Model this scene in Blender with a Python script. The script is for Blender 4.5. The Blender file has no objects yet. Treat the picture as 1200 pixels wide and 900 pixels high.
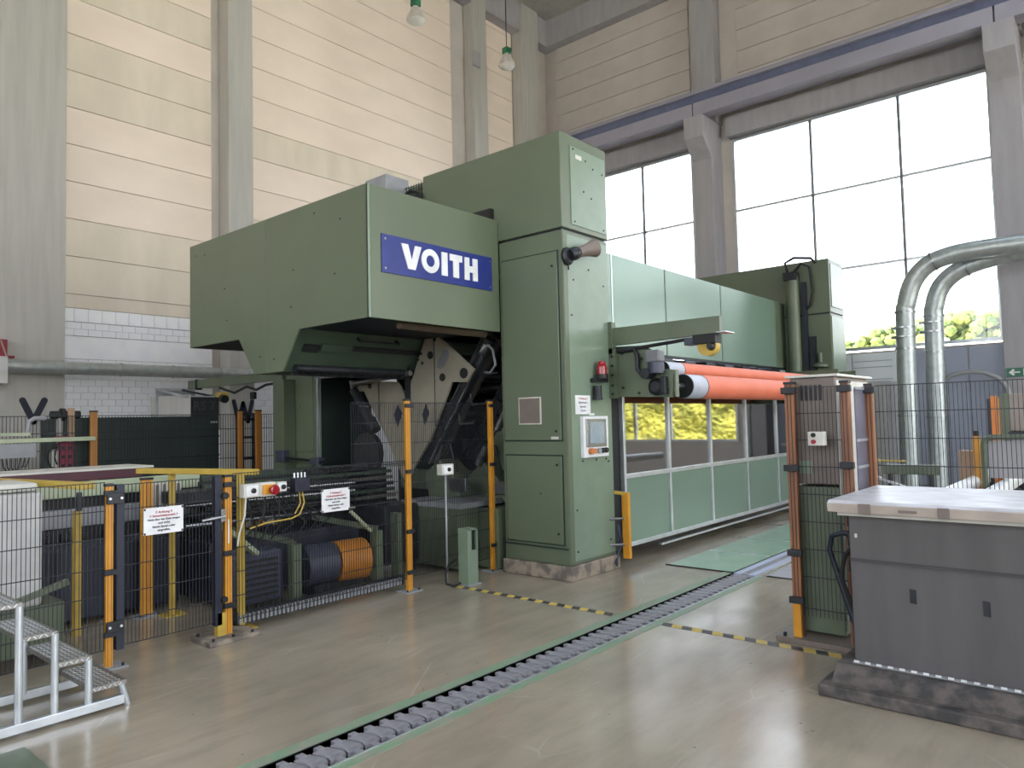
import bpy, bmesh, math, random
from mathutils import Vector, Matrix
random.seed(7)
PI = math.pi
S = bpy.context.scene
COL = S.collection

# ------------------------------------------------------------------ camera
YAW, PITCH, ROLL, FOC = math.radians(40.5567), math.radians(2.84887), math.radians(-1.35125), 855.764
fw = Vector((math.cos(YAW)*math.cos(PITCH), math.sin(YAW)*math.cos(PITCH), math.sin(PITCH)))
r0 = Vector((math.sin(YAW), -math.cos(YAW), 0)); u0 = r0.cross(fw)
rt = r0*math.cos(ROLL)+u0*math.sin(ROLL); up = -r0*math.sin(ROLL)+u0*math.cos(ROLL)
cd = bpy.data.cameras.new('camera'); cam = bpy.data.objects.new('camera', cd); COL.objects.link(cam)
cd.sensor_fit = 'HORIZONTAL'; cd.sensor_width = 36; cd.lens = FOC/1200*36; cd.clip_end = 800; cd.clip_start = .05
M = Matrix((rt, up, -fw)).transposed().to_4x4(); M.translation = Vector((0, 0, 1.75)); cam.matrix_world = M
S.camera = cam
# ------------------------------------------------------------------ sky, exposure
S.view_settings.view_transform = 'Standard'; S.view_settings.look = 'None'
S.view_settings.gamma = 1; S.view_settings.use_curve_mapping = False
S.view_settings.exposure = 1.86
W = bpy.data.worlds.new('overcast_sky'); S.world = W; W.use_nodes = True
wn = W.node_tree.nodes; wl = W.node_tree.links; wn.clear()
wo = wn.new('ShaderNodeOutputWorld'); wb = wn.new('ShaderNodeBackground')
tc = wn.new('ShaderNodeTexCoord'); sx = wn.new('ShaderNodeSeparateXYZ'); cr = wn.new('ShaderNodeValToRGB')
wl.new(tc.outputs['Generated'], sx.inputs[0]); wl.new(sx.outputs['Z'], cr.inputs[0]); wl.new(cr.outputs[0], wb.inputs[0]); wl.new(wb.outputs[0], wo.inputs[0])
cr.color_ramp.elements[0].position = 0.0; cr.color_ramp.elements[0].color = (1.0, 1.0, 1.0, 1)
cr.color_ramp.elements[1].position = .7; cr.color_ramp.elements[1].color = (.78, .88, 1.0, 1)
wb.inputs[1].default_value = 1.9
try:
    S.cycles.max_bounces = 8; S.cycles.diffuse_bounces = 5; S.cycles.glossy_bounces = 4; S.cycles.transparent_max_bounces = 12
    S.cycles.transmission_bounces = 6; S.cycles.sample_clamp_indirect = 6; S.cycles.caustics_reflective = False; S.cycles.caustics_refractive = False
except Exception: pass
sl_ = bpy.data.lights.new('sun', 'SUN'); sl_.energy = 7; sl_.angle = math.radians(1.5); sl_.color = (1, .93, .82)
so = bpy.data.objects.new('sun', sl_); COL.objects.link(so); so.rotation_euler = Vector((.38, -.50, -.80)).to_track_quat('-Z', 'Y').to_euler()
WX, WY, BX, RY, CZ = 19.56, 14.9, -11.0, -13.0, 15.2   # window wall x, left wall y, back wall x, right wall y, ceiling z
def portal(loc, sx_, sy_, rot):
    l = bpy.data.lights.new('window_daylight', 'AREA'); l.shape = 'RECTANGLE'; l.size = sx_; l.size_y = sy_
    l.cycles.is_portal = True
    o = bpy.data.objects.new('window_daylight', l); o.location = loc; o.rotation_euler = rot; COL.objects.link(o)
WIN_X = [(9.55, 15.5), (2.2, 8.36), (-5.0, 1.3), (-12.2, -5.9)]     # bays of the window wall along y
WIN_R = [(-10.0, -4.2), (-2.9, 3.3), (4.6, 10.8), (12.1, 18.3)]     # bays of the opposite wall along x
for a, b in WIN_X: portal((WX+.25, (a+b)/2, 6.4), 6.2, b-a, (0, PI/2, 0))
for a, b in WIN_R: portal(((a+b)/2, RY-.25, 5.15), b-a, 9.1, (PI/2, 0, 0))
WIN_B = [(-10.5, -4.5), (-3, 3), (4.5, 10.5)]                       # unseen back wall windows added for more light, bays along y
for a, b in WIN_B: portal((BX-.25, (a+b)/2, 6.0), 7.0, b-a, (0, -PI/2, 0))
SKY = [(-8, -5.6), (-1.8, .6), (6.4, 8.8), (13.2, 15.6)]            # unseen roof lights added to brighten the floor, along x
for a, b in SKY: portal(((a+b)/2, -3.5, CZ+.25), b-a, 15, (0, 0, 0))

# ------------------------------------------------------------------ materials
def lin(c):
    return tuple(((v/255)/12.92 if v/255 <= .04045 else ((v/255+.055)/1.055)**2.4) for v in c)
MATS = {}
def mat(name, c, rough=.5, metal=0, c2=None, scale=6, stretch=(1, 1, 1), bump=0, bscale=40, emit=None, spec=.5, r2=None, detail=5, contrast=(.35, .65), coat=0):
    m = bpy.data.materials.new(name); m.use_nodes = True; MATS[name] = m
    nt = m.node_tree; n = nt.nodes; L = nt.links; p = n['Principled BSDF']
    p.inputs['Base Color'].default_value = (*lin(c), 1); p.inputs['Roughness'].default_value = rough; p.inputs['Metallic'].default_value = metal
    p.inputs['Specular IOR Level'].default_value = spec
    if coat: p.inputs['Coat Weight'].default_value = coat; p.inputs['Coat Roughness'].default_value = .12
    if c2 is None: c2 = tuple(max(0, v*.93) for v in c)
    t = n.new('ShaderNodeTexCoord'); mp = n.new('ShaderNodeMapping'); mp.inputs['Scale'].default_value = stretch
    L.new(t.outputs['Object'], mp.inputs[0])
    no = n.new('ShaderNodeTexNoise'); no.inputs['Scale'].default_value = scale; no.inputs['Detail'].default_value = detail
    L.new(mp.outputs[0], no.inputs['Vector'])
    r = n.new('ShaderNodeValToRGB'); r.color_ramp.elements[0].position = contrast[0]; r.color_ramp.elements[1].position = contrast[1]
    r.color_ramp.elements[0].color = (*lin(c2), 1); r.color_ramp.elements[1].color = (*lin(c), 1)
    L.new(no.outputs['Fac'], r.inputs[0]); L.new(r.outputs[0], p.inputs['Base Color'])
    if r2 is not None:
        mr = n.new('ShaderNodeMapRange'); mr.inputs['From Min'].default_value = .3; mr.inputs['From Max'].default_value = .7
        mr.inputs['To Min'].default_value = rough; mr.inputs['To Max'].default_value = r2
        n2 = n.new('ShaderNodeTexNoise'); n2.inputs['Scale'].default_value = scale*1.7; n2.inputs['Detail'].default_value = 6
        L.new(mp.outputs[0], n2.inputs['Vector']); L.new(n2.outputs['Fac'], mr.inputs[0]); L.new(mr.outputs[0], p.inputs['Roughness'])
    if bump:
        nb = n.new('ShaderNodeTexNoise'); nb.inputs['Scale'].default_value = bscale; nb.inputs['Detail'].default_value = 3
        L.new(mp.outputs[0], nb.inputs['Vector'])
        b = n.new('ShaderNodeBump'); b.inputs['Strength'].default_value = bump; b.inputs['Distance'].default_value = .02
        L.new(nb.outputs['Fac'], b.inputs['Height']); L.new(b.outputs[0], p.inputs['Normal'])
    if emit: p.inputs['Emission Color'].default_value = (*lin(emit[0]), 1); p.inputs['Emission Strength'].default_value = emit[1]
    return m
GREEN = mat('green_enamel', (98, 109, 88), .33, c2=(94, 104, 84), scale=1.3, r2=.42, bump=.03, bscale=3)
GREEN_D = mat('green_enamel_worn', (96, 106, 86), .42, c2=(88, 98, 78), scale=3)
GREEN_H = mat('green_hammered', (122, 139, 120), .32, c2=(117, 134, 115), scale=5, bump=.05, bscale=50)
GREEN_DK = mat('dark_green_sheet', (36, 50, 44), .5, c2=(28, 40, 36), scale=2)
GREEN_IN = mat('shaded_green_sheet', (62, 76, 62), .45, c2=(54, 66, 54), scale=2)  # green darkened in its colour for the shade inside the hood
GREEN_CLAD = mat('green_brushed_cladding', (120, 144, 128), .27, c2=(116, 140, 124), scale=1, stretch=(1, 1, .2), metal=.15)
BLUE = mat('sign_blue', (38, 52, 128), .3)
WHITE = mat('sign_white', (235, 236, 238), .4)
STEEL = mat('brushed_steel', (170, 172, 175), .32, 1, c2=(140, 142, 146), scale=20, stretch=(1, 1, 5))
GALV = mat('galvanised_duct', (182, 190, 188), .36, .6, c2=(164, 170, 170), scale=8, r2=.45)
ALU = mat('aluminium_profile', (205, 210, 214), .35, .7)
PLATE = mat('grey_steel_plate', (146, 139, 124), .5, .1, c2=(132, 126, 112), scale=3)
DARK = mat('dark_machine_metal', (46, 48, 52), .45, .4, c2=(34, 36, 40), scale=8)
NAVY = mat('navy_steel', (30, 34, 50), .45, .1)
BLACK = mat('black_rubber', (22, 22, 24), .6)
YEL = mat('yellow_paint', (214, 150, 44), .42, c2=(198, 136, 38), scale=5)
YEL2 = mat('ochre_yellow_paint', (196, 166, 72), .45, c2=(176, 148, 62), scale=5)
BROWN = mat('brown_orange_paint', (150, 98, 62), .5, c2=(118, 76, 52), scale=6, stretch=(1, 1, .3))
SLEEVE = mat('roll_sleeve_grey', (176, 180, 192), .5)
ORANGE = mat('orange_roll_cover', (218, 116, 86), .62, c2=(210, 108, 78), scale=4)
CONC = mat('concrete_column', (180, 178, 172), .8, c2=(171, 169, 164), scale=2.2, stretch=(5, 5, .35), bump=.12, bscale=30)
CONC_G = mat('grey_concrete', (166, 164, 168), .8, c2=(158, 156, 160), scale=2, stretch=(3, 3, .5), bump=.1, bscale=30)
PANEL = mat('cream_concrete_panel', (240, 225, 211), .82, c2=(232, 217, 203), scale=.8, stretch=(1, 1, 1.5), bump=.06, bscale=24)
PANEL2 = mat('stained_concrete_panel', (228, 217, 200), .82, c2=(216, 206, 190), scale=1.1, stretch=(2, 2, .6), bump=.08, bscale=20)
PANEL_W = mat('grey_concrete_panel', (196, 189, 184), .85, c2=(186, 179, 174), scale=1.2, bump=.06, bscale=24)
BLOCK = mat('white_painted_block', (246, 247, 250), .7, c2=(238, 240, 246), scale=3, bump=.1, bscale=60)
GIRD = mat('girder_grey_paint', (156, 154, 168), .55, c2=(148, 146, 160), scale=1)
GIRD_B = mat('girder_blue_paint', (98, 104, 132), .5)
CEIL = mat('ceiling_concrete', (176, 174, 170), .85, c2=(160, 158, 154), scale=2)
FENCE = mat('fence_wire_grey', (34, 37, 43), .45, .3)
PAPER = mat('paper_white', (236, 236, 238), .7)
RED_T = mat('red_print', (170, 40, 45), .7)
BLK_T = mat('black_print', (40, 40, 46), .7)
GREY_BOX = mat('light_grey_plastic', (206, 204, 196), .5)
RED = mat('red_lens', (150, 22, 36), .2, spec=.7)
REDP = mat('dark_red_paint', (140, 30, 62), .45)
TAPE_Y = mat('tape_yellow', (214, 186, 96), .5, c2=(190, 166, 90), scale=20)
TAPE_K = mat('tape_black', (54, 54, 58), .5, c2=(76, 74, 72), scale=20)
TBL = mat('grey_bench_paint', (90, 87, 88), .6, c2=(80, 77, 78), scale=2, stretch=(1, 3, .5), bump=.05, bscale=60)
TBL_TOP = mat('bench_top_laminate', (190, 190, 196), .3, c2=(168, 164, 166), scale=5, stretch=(2, 1, 1), r2=.45)
TBL_EDGE = mat('bench_edge_beige', (186, 174, 164), .5, c2=(170, 158, 150), scale=6)
TBL_SEAM = mat('bench_seam', (66, 64, 66), .6)
PLINTH = mat('dirty_plinth', (98, 90, 86), .75, c2=(60, 58, 58), scale=9, bump=.3, bscale=30, contrast=(.4, .6))
CHECK = mat('checker_plate_aluminium', (146, 142, 136), .4, .75, c2=(124, 120, 116), scale=30)
GLASSF = mat('green_floor_plate', (146, 176, 154), .07, spec=.8, c2=(138, 168, 146), scale=3, r2=.2)
GRN_ST = mat('worn_green_floor_paint', (122, 146, 120), .4, c2=(140, 142, 126), scale=7, contrast=(.38, .55))
SLAT = mat('grate_cast_grey', (158, 156, 162), .45, .2, c2=(126, 124, 128), scale=14)
TRENCH = mat('drain_trench_dark', (20, 20, 24), .7)
CARD = mat('cardboard', (176, 146, 120), .8)
WALLBL = mat('grey_blue_sandwich_panel', (180, 188, 208), .5, c2=(172, 180, 200), scale=1)
WALLLT = mat('pale_sectional_panel', (236, 242, 244), .5, c2=(230, 236, 240), scale=1)
CREAM = mat('cream_green_beam', (176, 186, 156), .45, c2=(160, 170, 142), scale=4)
WHCAB = mat('white_grey_cabinet', (196, 196, 194), .5)
GREYP = mat('grey_machine_cover', (150, 152, 156), .5)
BRNCOV = mat('brown_grey_cover', (120, 108, 100), .5)
REFL = mat('prismatic_reflector', (206, 200, 192), .3, c2=(180, 174, 166), scale=12, stretch=(1, 1, .2))
HOSEB = mat('brown_hose', (96, 84, 66), .6)
YELB = mat('dull_orange_paint', (176, 118, 50), .45)
DRUM = mat('drum_orange', (190, 122, 44), .45)
TAUPE = mat('taupe_steel', (104, 98, 92), .5, .2)
MOTG = mat('motor_grey', (112, 114, 118), .45)
BLUEP = mat('motor_blue_grey', (62, 66, 82), .45)
EXITG = mat('exit_sign_green', (22, 104, 78), .4)
ROOFO = mat('outer_roof_edge', (206, 210, 214), .5)
ASPH = mat('outer_ground', (226, 222, 208), .9)
RS_D = mat('container_dark_letter', (30, 32, 34), .6)
GRIME = mat('column_base_grime', (150, 138, 122), .7, c2=(104, 96, 90), scale=8, contrast=(.42, .58))
def glass(name, col=(1, 1, 1), rough=0.0, mixf=.12):
    m = bpy.data.materials.new(name); m.use_nodes = True; n = m.node_tree.nodes; L = m.node_tree.links; n.clear()
    o = n.new('ShaderNodeOutputMaterial'); mx = n.new('ShaderNodeMixShader'); t = n.new('ShaderNodeBsdfTransparent'); g = n.new('ShaderNodeBsdfGlossy')
    t.inputs[0].default_value = (*col, 1); g.inputs['Roughness'].default_value = rough
    fr = n.new('ShaderNodeFresnel'); fr.inputs[0].default_value = 1.5
    ad = n.new('ShaderNodeMath'); ad.operation = 'ADD'; ad.use_clamp = True; ad.inputs[1].default_value = mixf
    L.new(fr.outputs[0], ad.inputs[0]); L.new(ad.outputs[0], mx.inputs[0])
    L.new(t.outputs[0], mx.inputs[1]); L.new(g.outputs[0], mx.inputs[2]); L.new(mx.outputs[0], o.inputs[0]); return m
WGLASS = glass('window_glass', (.96, .98, 1.0), .0, .0)
EGLASS = glass('enclosure_glass', (.62, .66, .70), .03, .42)
LGLASS = glass('lamp_glass', (.9, .92, .92), .15, .3)
def floor_mat():
    m = mat('polished_concrete_floor', (164, 152, 134), .13, c2=(146, 135, 119), scale=.9, spec=.8, r2=.26, bump=.05, bscale=2.5, detail=8, coat=.0)
    nt = m.node_tree; n = nt.nodes; L = nt.links; p = n['Principled BSDF']
    ramp = [x for x in n if x.type == 'VALTORGB'][0]; t = [x for x in n if x.type == 'TEX_COORD'][0]
    # dark worn marks and pale scratches
    n1 = n.new('ShaderNodeTexNoise'); n1.inputs['Scale'].default_value = 3.2; n1.inputs['Detail'].default_value = 10; n1.inputs['Roughness'].default_value = .7
    mp = n.new('ShaderNodeMapping'); mp.inputs['Scale'].default_value = (.35, 1.6, 1); L.new(t.outputs['Object'], mp.inputs[0]); L.new(mp.outputs[0], n1.inputs['Vector'])
    r1 = n.new('ShaderNodeValToRGB'); r1.color_ramp.elements[0].position = .36; r1.color_ramp.elements[0].color = (.82, .81, .80, 1)
    r1.color_ramp.elements[1].position = .56; r1.color_ramp.elements[1].color = (1, 1, 1, 1); L.new(n1.outputs['Fac'], r1.inputs[0])
    mx = n.new('ShaderNodeMixRGB'); mx.blend_type = 'MULTIPLY'; mx.inputs[0].default_value = .75
    L.new(ramp.outputs[0], mx.inputs[1]); L.new(r1.outputs[0], mx.inputs[2])
    v = n.new('ShaderNodeTexVoronoi'); v.feature = 'DISTANCE_TO_EDGE'; v.inputs['Scale'].default_value = .8
    mp2 = n.new('ShaderNodeMapping'); mp2.inputs['Scale'].default_value = (.7, 1.9, 1); mp2.inputs['Rotation'].default_value = (0, 0, .5)
    nd = n.new('ShaderNodeTexNoise'); nd.inputs['Scale'].default_value = 1.5
    L.new(t.outputs['Object'], mp2.inputs[0]); L.new(mp2.outputs[0], v.inputs['Vector'])
    r3 = n.new('ShaderNodeValToRGB'); r3.color_ramp.elements[0].position = .0; r3.color_ramp.elements[0].color = (.35, .35, .35, 1)
    r3.color_ramp.elements[1].position = .006; r3.color_ramp.elements[1].color = (0, 0, 0, 1); L.new(v.outputs['Distance'], r3.inputs[0])
    L.new(t.outputs['Object'], nd.inputs['Vector'])
    nd.inputs['Detail'].default_value = 4; rk = n.new('ShaderNodeValToRGB'); rk.color_ramp.elements[0].position = .5; rk.color_ramp.elements[1].position = .62
    L.new(nd.outputs['Fac'], rk.inputs[0])
    mm = n.new('ShaderNodeMath'); mm.operation = 'MULTIPLY'; L.new(r3.outputs[0], mm.inputs[0]); L.new(rk.outputs[0], mm.inputs[1])
    m3 = n.new('ShaderNodeMixRGB'); m3.inputs[2].default_value = (*lin((196, 190, 180)), 1); L.new(mm.outputs[0], m3.inputs[0]); L.new(mx.outputs[0], m3.inputs[1])
    # small dark specks and chips
    v2 = n.new('ShaderNodeTexVoronoi'); v2.inputs['Scale'].default_value = 5; L.new(t.outputs['Object'], v2.inputs['Vector'])
    r4 = n.new('ShaderNodeValToRGB'); r4.color_ramp.elements[0].position = .03; r4.color_ramp.elements[0].color = (.5, .48, .46, 1)
    r4.color_ramp.elements[1].position = .06; r4.color_ramp.elements[1].color = (1, 1, 1, 1); L.new(v2.outputs['Distance'], r4.inputs[0])
    m4 = n.new('ShaderNodeMixRGB'); m4.blend_type = 'MULTIPLY'; m4.inputs[0].default_value = .8; L.new(m3.outputs[0], m4.inputs[1]); L.new(r4.outputs[0], m4.inputs[2])
    L.new(m4.outputs[0], p.inputs['Base Color']); return m
FLOOR = floor_mat()
HEDGE = mat('hedge_foliage', (178, 172, 76), .85, c2=(120, 122, 52), scale=1.2, detail=6)
def leaf_mat():
    m = mat('hill_foliage', (122, 128, 66), .85, c2=(66, 84, 42), scale=.45, detail=8); return m
LEAF = leaf_mat()


# ------------------------------------------------------------------ mesh helpers
class MB:
    def __init__(s): s.v = []; s.f = []; s.m = []; s.mats = []
    def _m(s, mt):
        if mt is None: return 0
        if mt not in s.mats: s.mats.append(mt)
        return s.mats.index(mt)
    def add(s, vs, fs, mt=None):
        k = len(s.v); s.v += [tuple(x) for x in vs]; i = s._m(mt)
        for f in fs: s.f.append(tuple(k+j for j in f)); s.m.append(i)
        return s
    def box(s, x0, x1, y0, y1, z0, z1, mt=None):
        return s.add([(x0,y0,z0),(x1,y0,z0),(x1,y1,z0),(x0,y1,z0),(x0,y0,z1),(x1,y0,z1),(x1,y1,z1),(x0,y1,z1)],
                     [(0,3,2,1),(4,5,6,7),(0,1,5,4),(1,2,6,5),(2,3,7,6),(3,0,4,7)], mt)
    def obox(s, c, sz, ax=(1,0,0), ay=(0,1,0), az=(0,0,1), mt=None):
        c = Vector(c); ax, ay, az = [Vector(a).normalized()*q/2 for a, q in zip((ax, ay, az), sz)]
        vs = [c+i*ax+j*ay+k*az for k in (-1, 1) for i, j in ((-1,-1),(1,-1),(1,1),(-1,1))]
        return s.add(vs, [(0,3,2,1),(4,5,6,7),(0,1,5,4),(1,2,6,5),(2,3,7,6),(3,0,4,7)], mt)
    def bar(s, p0, p1, w, h, upv=(0,0,1), mt=None):
        p0 = Vector(p0); p1 = Vector(p1); d = (p1-p0); L = d.length; d.normalize(); u = Vector(upv)
        if abs(d.dot(u)) > .98: u = Vector((1, 0, 0))
        sd = d.cross(u).normalized(); u2 = sd.cross(d)
        return s.obox((p0+p1)/2, (L, w, h), d, sd, u2, mt)
    def cyl(s, p0, p1, r, r1=None, n=16, caps=True, mt=None):
        p0 = Vector(p0); p1 = Vector(p1); d = (p1-p0).normalized(); u = Vector((0,0,1)) if abs(d.z) < .9 else Vector((1,0,0))
        a = d.cross(u).normalized(); b = d.cross(a); r1 = r if r1 is None else r1
        vs = []
        for p, q in ((p0, r), (p1, r1)):
            for i in range(n): t = 2*PI*i/n; vs.append(p+a*math.cos(t)*q+b*math.sin(t)*q)
        fs = [(i, (i+1) % n, n+(i+1) % n, n+i) for i in range(n)]
        if caps: fs += [tuple(range(n))[::-1], tuple(range(n, 2*n))]
        return s.add(vs, fs, mt)
    def tube(s, pts, r, n=8, mt=None):
        pts = [Vector(p) for p in pts]; vs = []; a = None
        for i, p in enumerate(pts):
            d = (pts[min(i+1, len(pts)-1)]-pts[max(i-1, 0)]).normalized()
            if a is None:
                u = Vector((0,0,1)) if abs(d.z) < .9 else Vector((1,0,0)); a = d.cross(u).normalized()
            else: a = (a-d*a.dot(d)).normalized()
            b = d.cross(a)
            for k in range(n): t = 2*PI*k/n; vs.append(p+a*math.cos(t)*r+b*math.sin(t)*r)
        fs = []
        for i in range(len(pts)-1):
            for k in range(n): fs.append((i*n+k, i*n+(k+1) % n, (i+1)*n+(k+1) % n, (i+1)*n+k))
        fs += [tuple(range(n))[::-1], tuple(range((len(pts)-1)*n, len(pts)*n))]
        return s.add(vs, fs, mt)
    def prism(s, poly, axis, a, b, mt=None):
        # poly: 2D points in the plane normal to axis (x:(y,z) y:(x,z) z:(x,y)), extruded a..b
        def P3(p, t):
            return (t, p[0], p[1]) if axis == 'x' else ((p[0], t, p[1]) if axis == 'y' else (p[0], p[1], t))
        n = len(poly); vs = [P3(p, a) for p in poly]+[P3(p, b) for p in poly]
        fs = [(i, (i+1) % n, n+(i+1) % n, n+i) for i in range(n)]+[tuple(range(n))[::-1], tuple(range(n, 2*n))]
        return s.add(vs, fs, mt)
    def lathe(s, prof, c, n=20, axis=(0,0,1), mt=None):
        d = Vector(axis).normalized(); u = Vector((0,0,1)) if abs(d.z) < .9 else Vector((1,0,0)); a = d.cross(u).normalized(); b = d.cross(a); c = Vector(c)
        vs = []
        for r, h in prof:
            for k in range(n): t = 2*PI*k/n; vs.append(c+d*h+a*math.cos(t)*r+b*math.sin(t)*r)
        fs = [(i*n+k, i*n+(k+1) % n, (i+1)*n+(k+1) % n, (i+1)*n+k) for i in range(len(prof)-1) for k in range(n)]
        fs += [tuple(range(n))[::-1], tuple(range((len(prof)-1)*n, len(prof)*n))]
        return s.add(vs, fs, mt)
    def build(s, name, m, parent=None, smooth=False, bevel=0, label=None, kind=None):
        me = bpy.data.meshes.new(name)
        me.from_pydata(s.v, [], s.f)
        bm = bmesh.new(); bm.from_mesh(me); bmesh.ops.recalc_face_normals(bm, faces=bm.faces)
        if smooth:
            for f in bm.faces: f.smooth = len(f.verts) <= 4
            for e in bm.edges:
                if len(e.link_faces) == 2 and e.calc_face_angle(0) > .7: e.smooth = False
        bm.to_mesh(me); bm.free()
        if s.mats:
            for q in s.mats: me.materials.append(q)
            for p, i in zip(me.polygons, s.m): p.material_index = i
        else: me.materials.append(m)
        o = bpy.data.objects.new(name, me); COL.objects.link(o)
        if parent: o.parent = parent; o.matrix_parent_inverse = Matrix.Translation(-world_loc(parent))
        if bevel:
            b = o.modifiers.new('bevel', 'BEVEL'); b.width = bevel; b.segments = 2; b.limit_method = 'ANGLE'
        if label: o['label'] = label
        if kind: o['kind'] = kind
        return o
WL = {}
def world_loc(o): return WL.get(o.name, Vector((0, 0, 0)))
def thing(name, label, cat, loc=(0, 0, 0), group=None, kind=None):
    o = bpy.data.objects.new(name, None); COL.objects.link(o); o.location = loc; o.empty_display_size = .1
    WL[o.name] = Vector(loc)
    return tag(o, label, cat, group, kind)
def tag(o, label=None, cat=None, group=None, kind=None):
    if label: o['label'] = label
    if cat: o['category'] = cat
    if group: o['group'] = group
    if kind: o['kind'] = kind
    return o
def dup(o, dx, parent=None):
    c = o.copy(); COL.objects.link(c)
    if parent is None: c.location = o.location+Vector(dx)
    else:
        c.parent = parent; c.matrix_parent_inverse = o.matrix_parent_inverse.copy()
    WL[c.name] = world_loc(o)+Vector(dx)
    return c
def copy_thing(root, dx, label, group=None):
    r = dup(root, dx); r['label'] = label
    if group: r['group'] = group
    for ch in [o for o in COL.objects if o.parent == root]:
        c = ch.copy(); COL.objects.link(c); c.parent = r
        for g in [o for o in COL.objects if o.parent == ch]:
            d = g.copy(); COL.objects.link(d); d.parent = c
    return r
def piece(src, parent, dx):   # a shifted copy of a part (parents sit unrotated)
    c = src.copy(); COL.objects.link(c); c.parent = parent; c.matrix_parent_inverse = src.matrix_parent_inverse.copy(); c.location = src.location+Vector(dx); return c
def text(body, parent, m, size, org, ax, az, name='lettering', bold=0, thick=.001, align='CENTER'):
    cu = bpy.data.curves.new(name, 'FONT'); cu.body = body; cu.size = size; cu.align_x = align; cu.align_y = 'CENTER'; cu.offset = bold; cu.extrude = thick; cu.resolution_u = 2
    o = bpy.data.objects.new(name, cu); COL.objects.link(o)
    bpy.context.view_layer.update()
    me = bpy.data.meshes.new_from_object(o.evaluated_get(bpy.context.evaluated_depsgraph_get())); bpy.data.objects.remove(o)
    ax = Vector(ax).normalized(); az = Vector(az).normalized(); n = ax.cross(az)
    R = Matrix((ax, az, n)).transposed().to_4x4(); R.translation = Vector(org); me.transform(R)
    me.materials.clear(); me.materials.append(m)
    o = bpy.data.objects.new(name, me); COL.objects.link(o)
    if parent: o.parent = parent; o.matrix_parent_inverse = Matrix.Translation(-world_loc(parent))
    return o
def stroke_letter(parent, m, strokes, r, y, thick, name='letter'):
    mb = MB()     # strokes in the x-z plane with round ends, standing proud of plane y
    for (x0, z0), (x1, z1) in strokes:
        d = Vector((x1-x0, z1-z0)); L = d.length; a = math.atan2(d.y, d.x); pts = []
        for k in range(9): t = a+PI/2+PI*k/8; pts.append((x0+r*math.cos(t), z0+r*math.sin(t)))
        for k in range(9): t = a-PI/2+PI*k/8; pts.append((x1+r*math.cos(t), z1+r*math.sin(t)))
        mb.prism(pts, 'y', y-thick, y)
    return mb.build(name, m, parent)

# ================================================================== SETTING
# floor with an open drain trench
TX0, TX1, TY0, TY1 = -6.0, 9.6, 3.235, 3.505
fl = MB()
fl.box(BX, WX+.3, RY, TY0, -.3, 0).box(BX, WX+.3, TY1, WY, -.3, 0).box(TX1, WX+.3, TY0, TY1, -.3, 0).box(BX, TX0, TY0, TY1, -.3, 0)
flo = fl.build('floor', FLOOR); tag(flo, 'polished beige concrete hall floor with scuffs and scratches', 'floor', kind='structure')
MB().box(TX0, TX1, TY0, TY1, -.3, -.06).build('drain_trench', TRENCH, flo)
for y0, y1 in ((TY0-.085, TY0-.012), (TY1+.012, TY1+.105)):
    MB().box(TX0, 7.8, y0, y1, 0, .002).build('painted_strip', GRN_ST, flo, label='worn green painted strip along the drain')
MB().box(TX0, TX1, TY0-.012, TY0, -.05, .006).build('drain_edge_angle', ALU, flo)
MB().box(TX0, TX1, TY1, TY1+.008, -.05, .004).build('drain_edge_angle', DARK, flo)

# ceiling and edge beams
cb = MB(); xs = [BX-.3]+[q for p in SKY for q in p]+[WX+.3]
for i in range(0, len(xs), 2): cb.box(xs[i], xs[i+1], -11, 4, CZ, CZ+.3)
cb.box(BX-.3, WX+.3, RY-.3, -11, CZ, CZ+.3).box(BX-.3, WX+.3, 4, WY+.3, CZ, CZ+.3)
ce = cb.build('ceiling', CEIL)
for a, b in SKY: MB().box(a, b, -11, 4, CZ+.2, CZ+.22).build('added_roof_light_pane', WGLASS, ce)  # panes of the added roof lights
tag(ce, 'grey concrete ceiling of the hall', 'ceiling', kind='structure')
MB().box(BX, WX, WY-.35, WY, 14.3, CZ).build('edge_beam', CONC_G, ce)
MB().box(WX-.35, WX, RY, WY-.35, 14.3, CZ).build('edge_beam', CONC_G, ce)
for x in (-4, 4.2, 11.5): MB().box(x-.25, x+.25, RY, WY-.35, 14.0, CZ).build('roof_beam', CONC_G, ce)

# left wall ----------------------------------------------------------
wlft = MB().box(BX, WX+.3, WY+.04, WY+.3, 0, CZ).build('wall_left', PANEL_W); tag(wlft, 'tall left hall wall of cream concrete panels above white painted blocks', 'wall', kind='structure')
PIT = .705; ZP = 4.285
def wall_panels(parent, x0, x1, z0, z1, zs, mats):
    srcs = {}
    k = 0
    for z in zs:
        if z+PIT < z0 or z > z1: continue
        mt = mats(k); k += 1
        if mt.name not in srcs:
            o = MB().box(x0, x1, WY, WY+.05, zs[0]+.006, zs[0]+PIT-.006).build('wall_panel', mt, parent, bevel=.006); srcs[mt.name] = (o, zs[0])
            base = o; o.location.z += z-zs[0]
            srcs[mt.name] = (o, z)
        else:
            o, zz = srcs[mt.name]; piece(o, parent, (0, 0, z-zz))
zs = [ZP+PIT*i for i in range(0, 15)]
wall_panels(wlft, 4.72, 7.62, 4, 15, zs, lambda k: PANEL2 if k in (0, 1, 5, 6, 8) else PANEL)
wall_panels(wlft, 8.38, 14.97, 4, 15, zs, lambda k: PANEL2 if k in (0, 2, 5) else PANEL)
wall_panels(wlft, 16.15, 17.75, 4, 15, zs, lambda k: PANEL)
wall_panels(wlft, -2.0, 3.6, 4, 15, zs, lambda k: PANEL)
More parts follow.
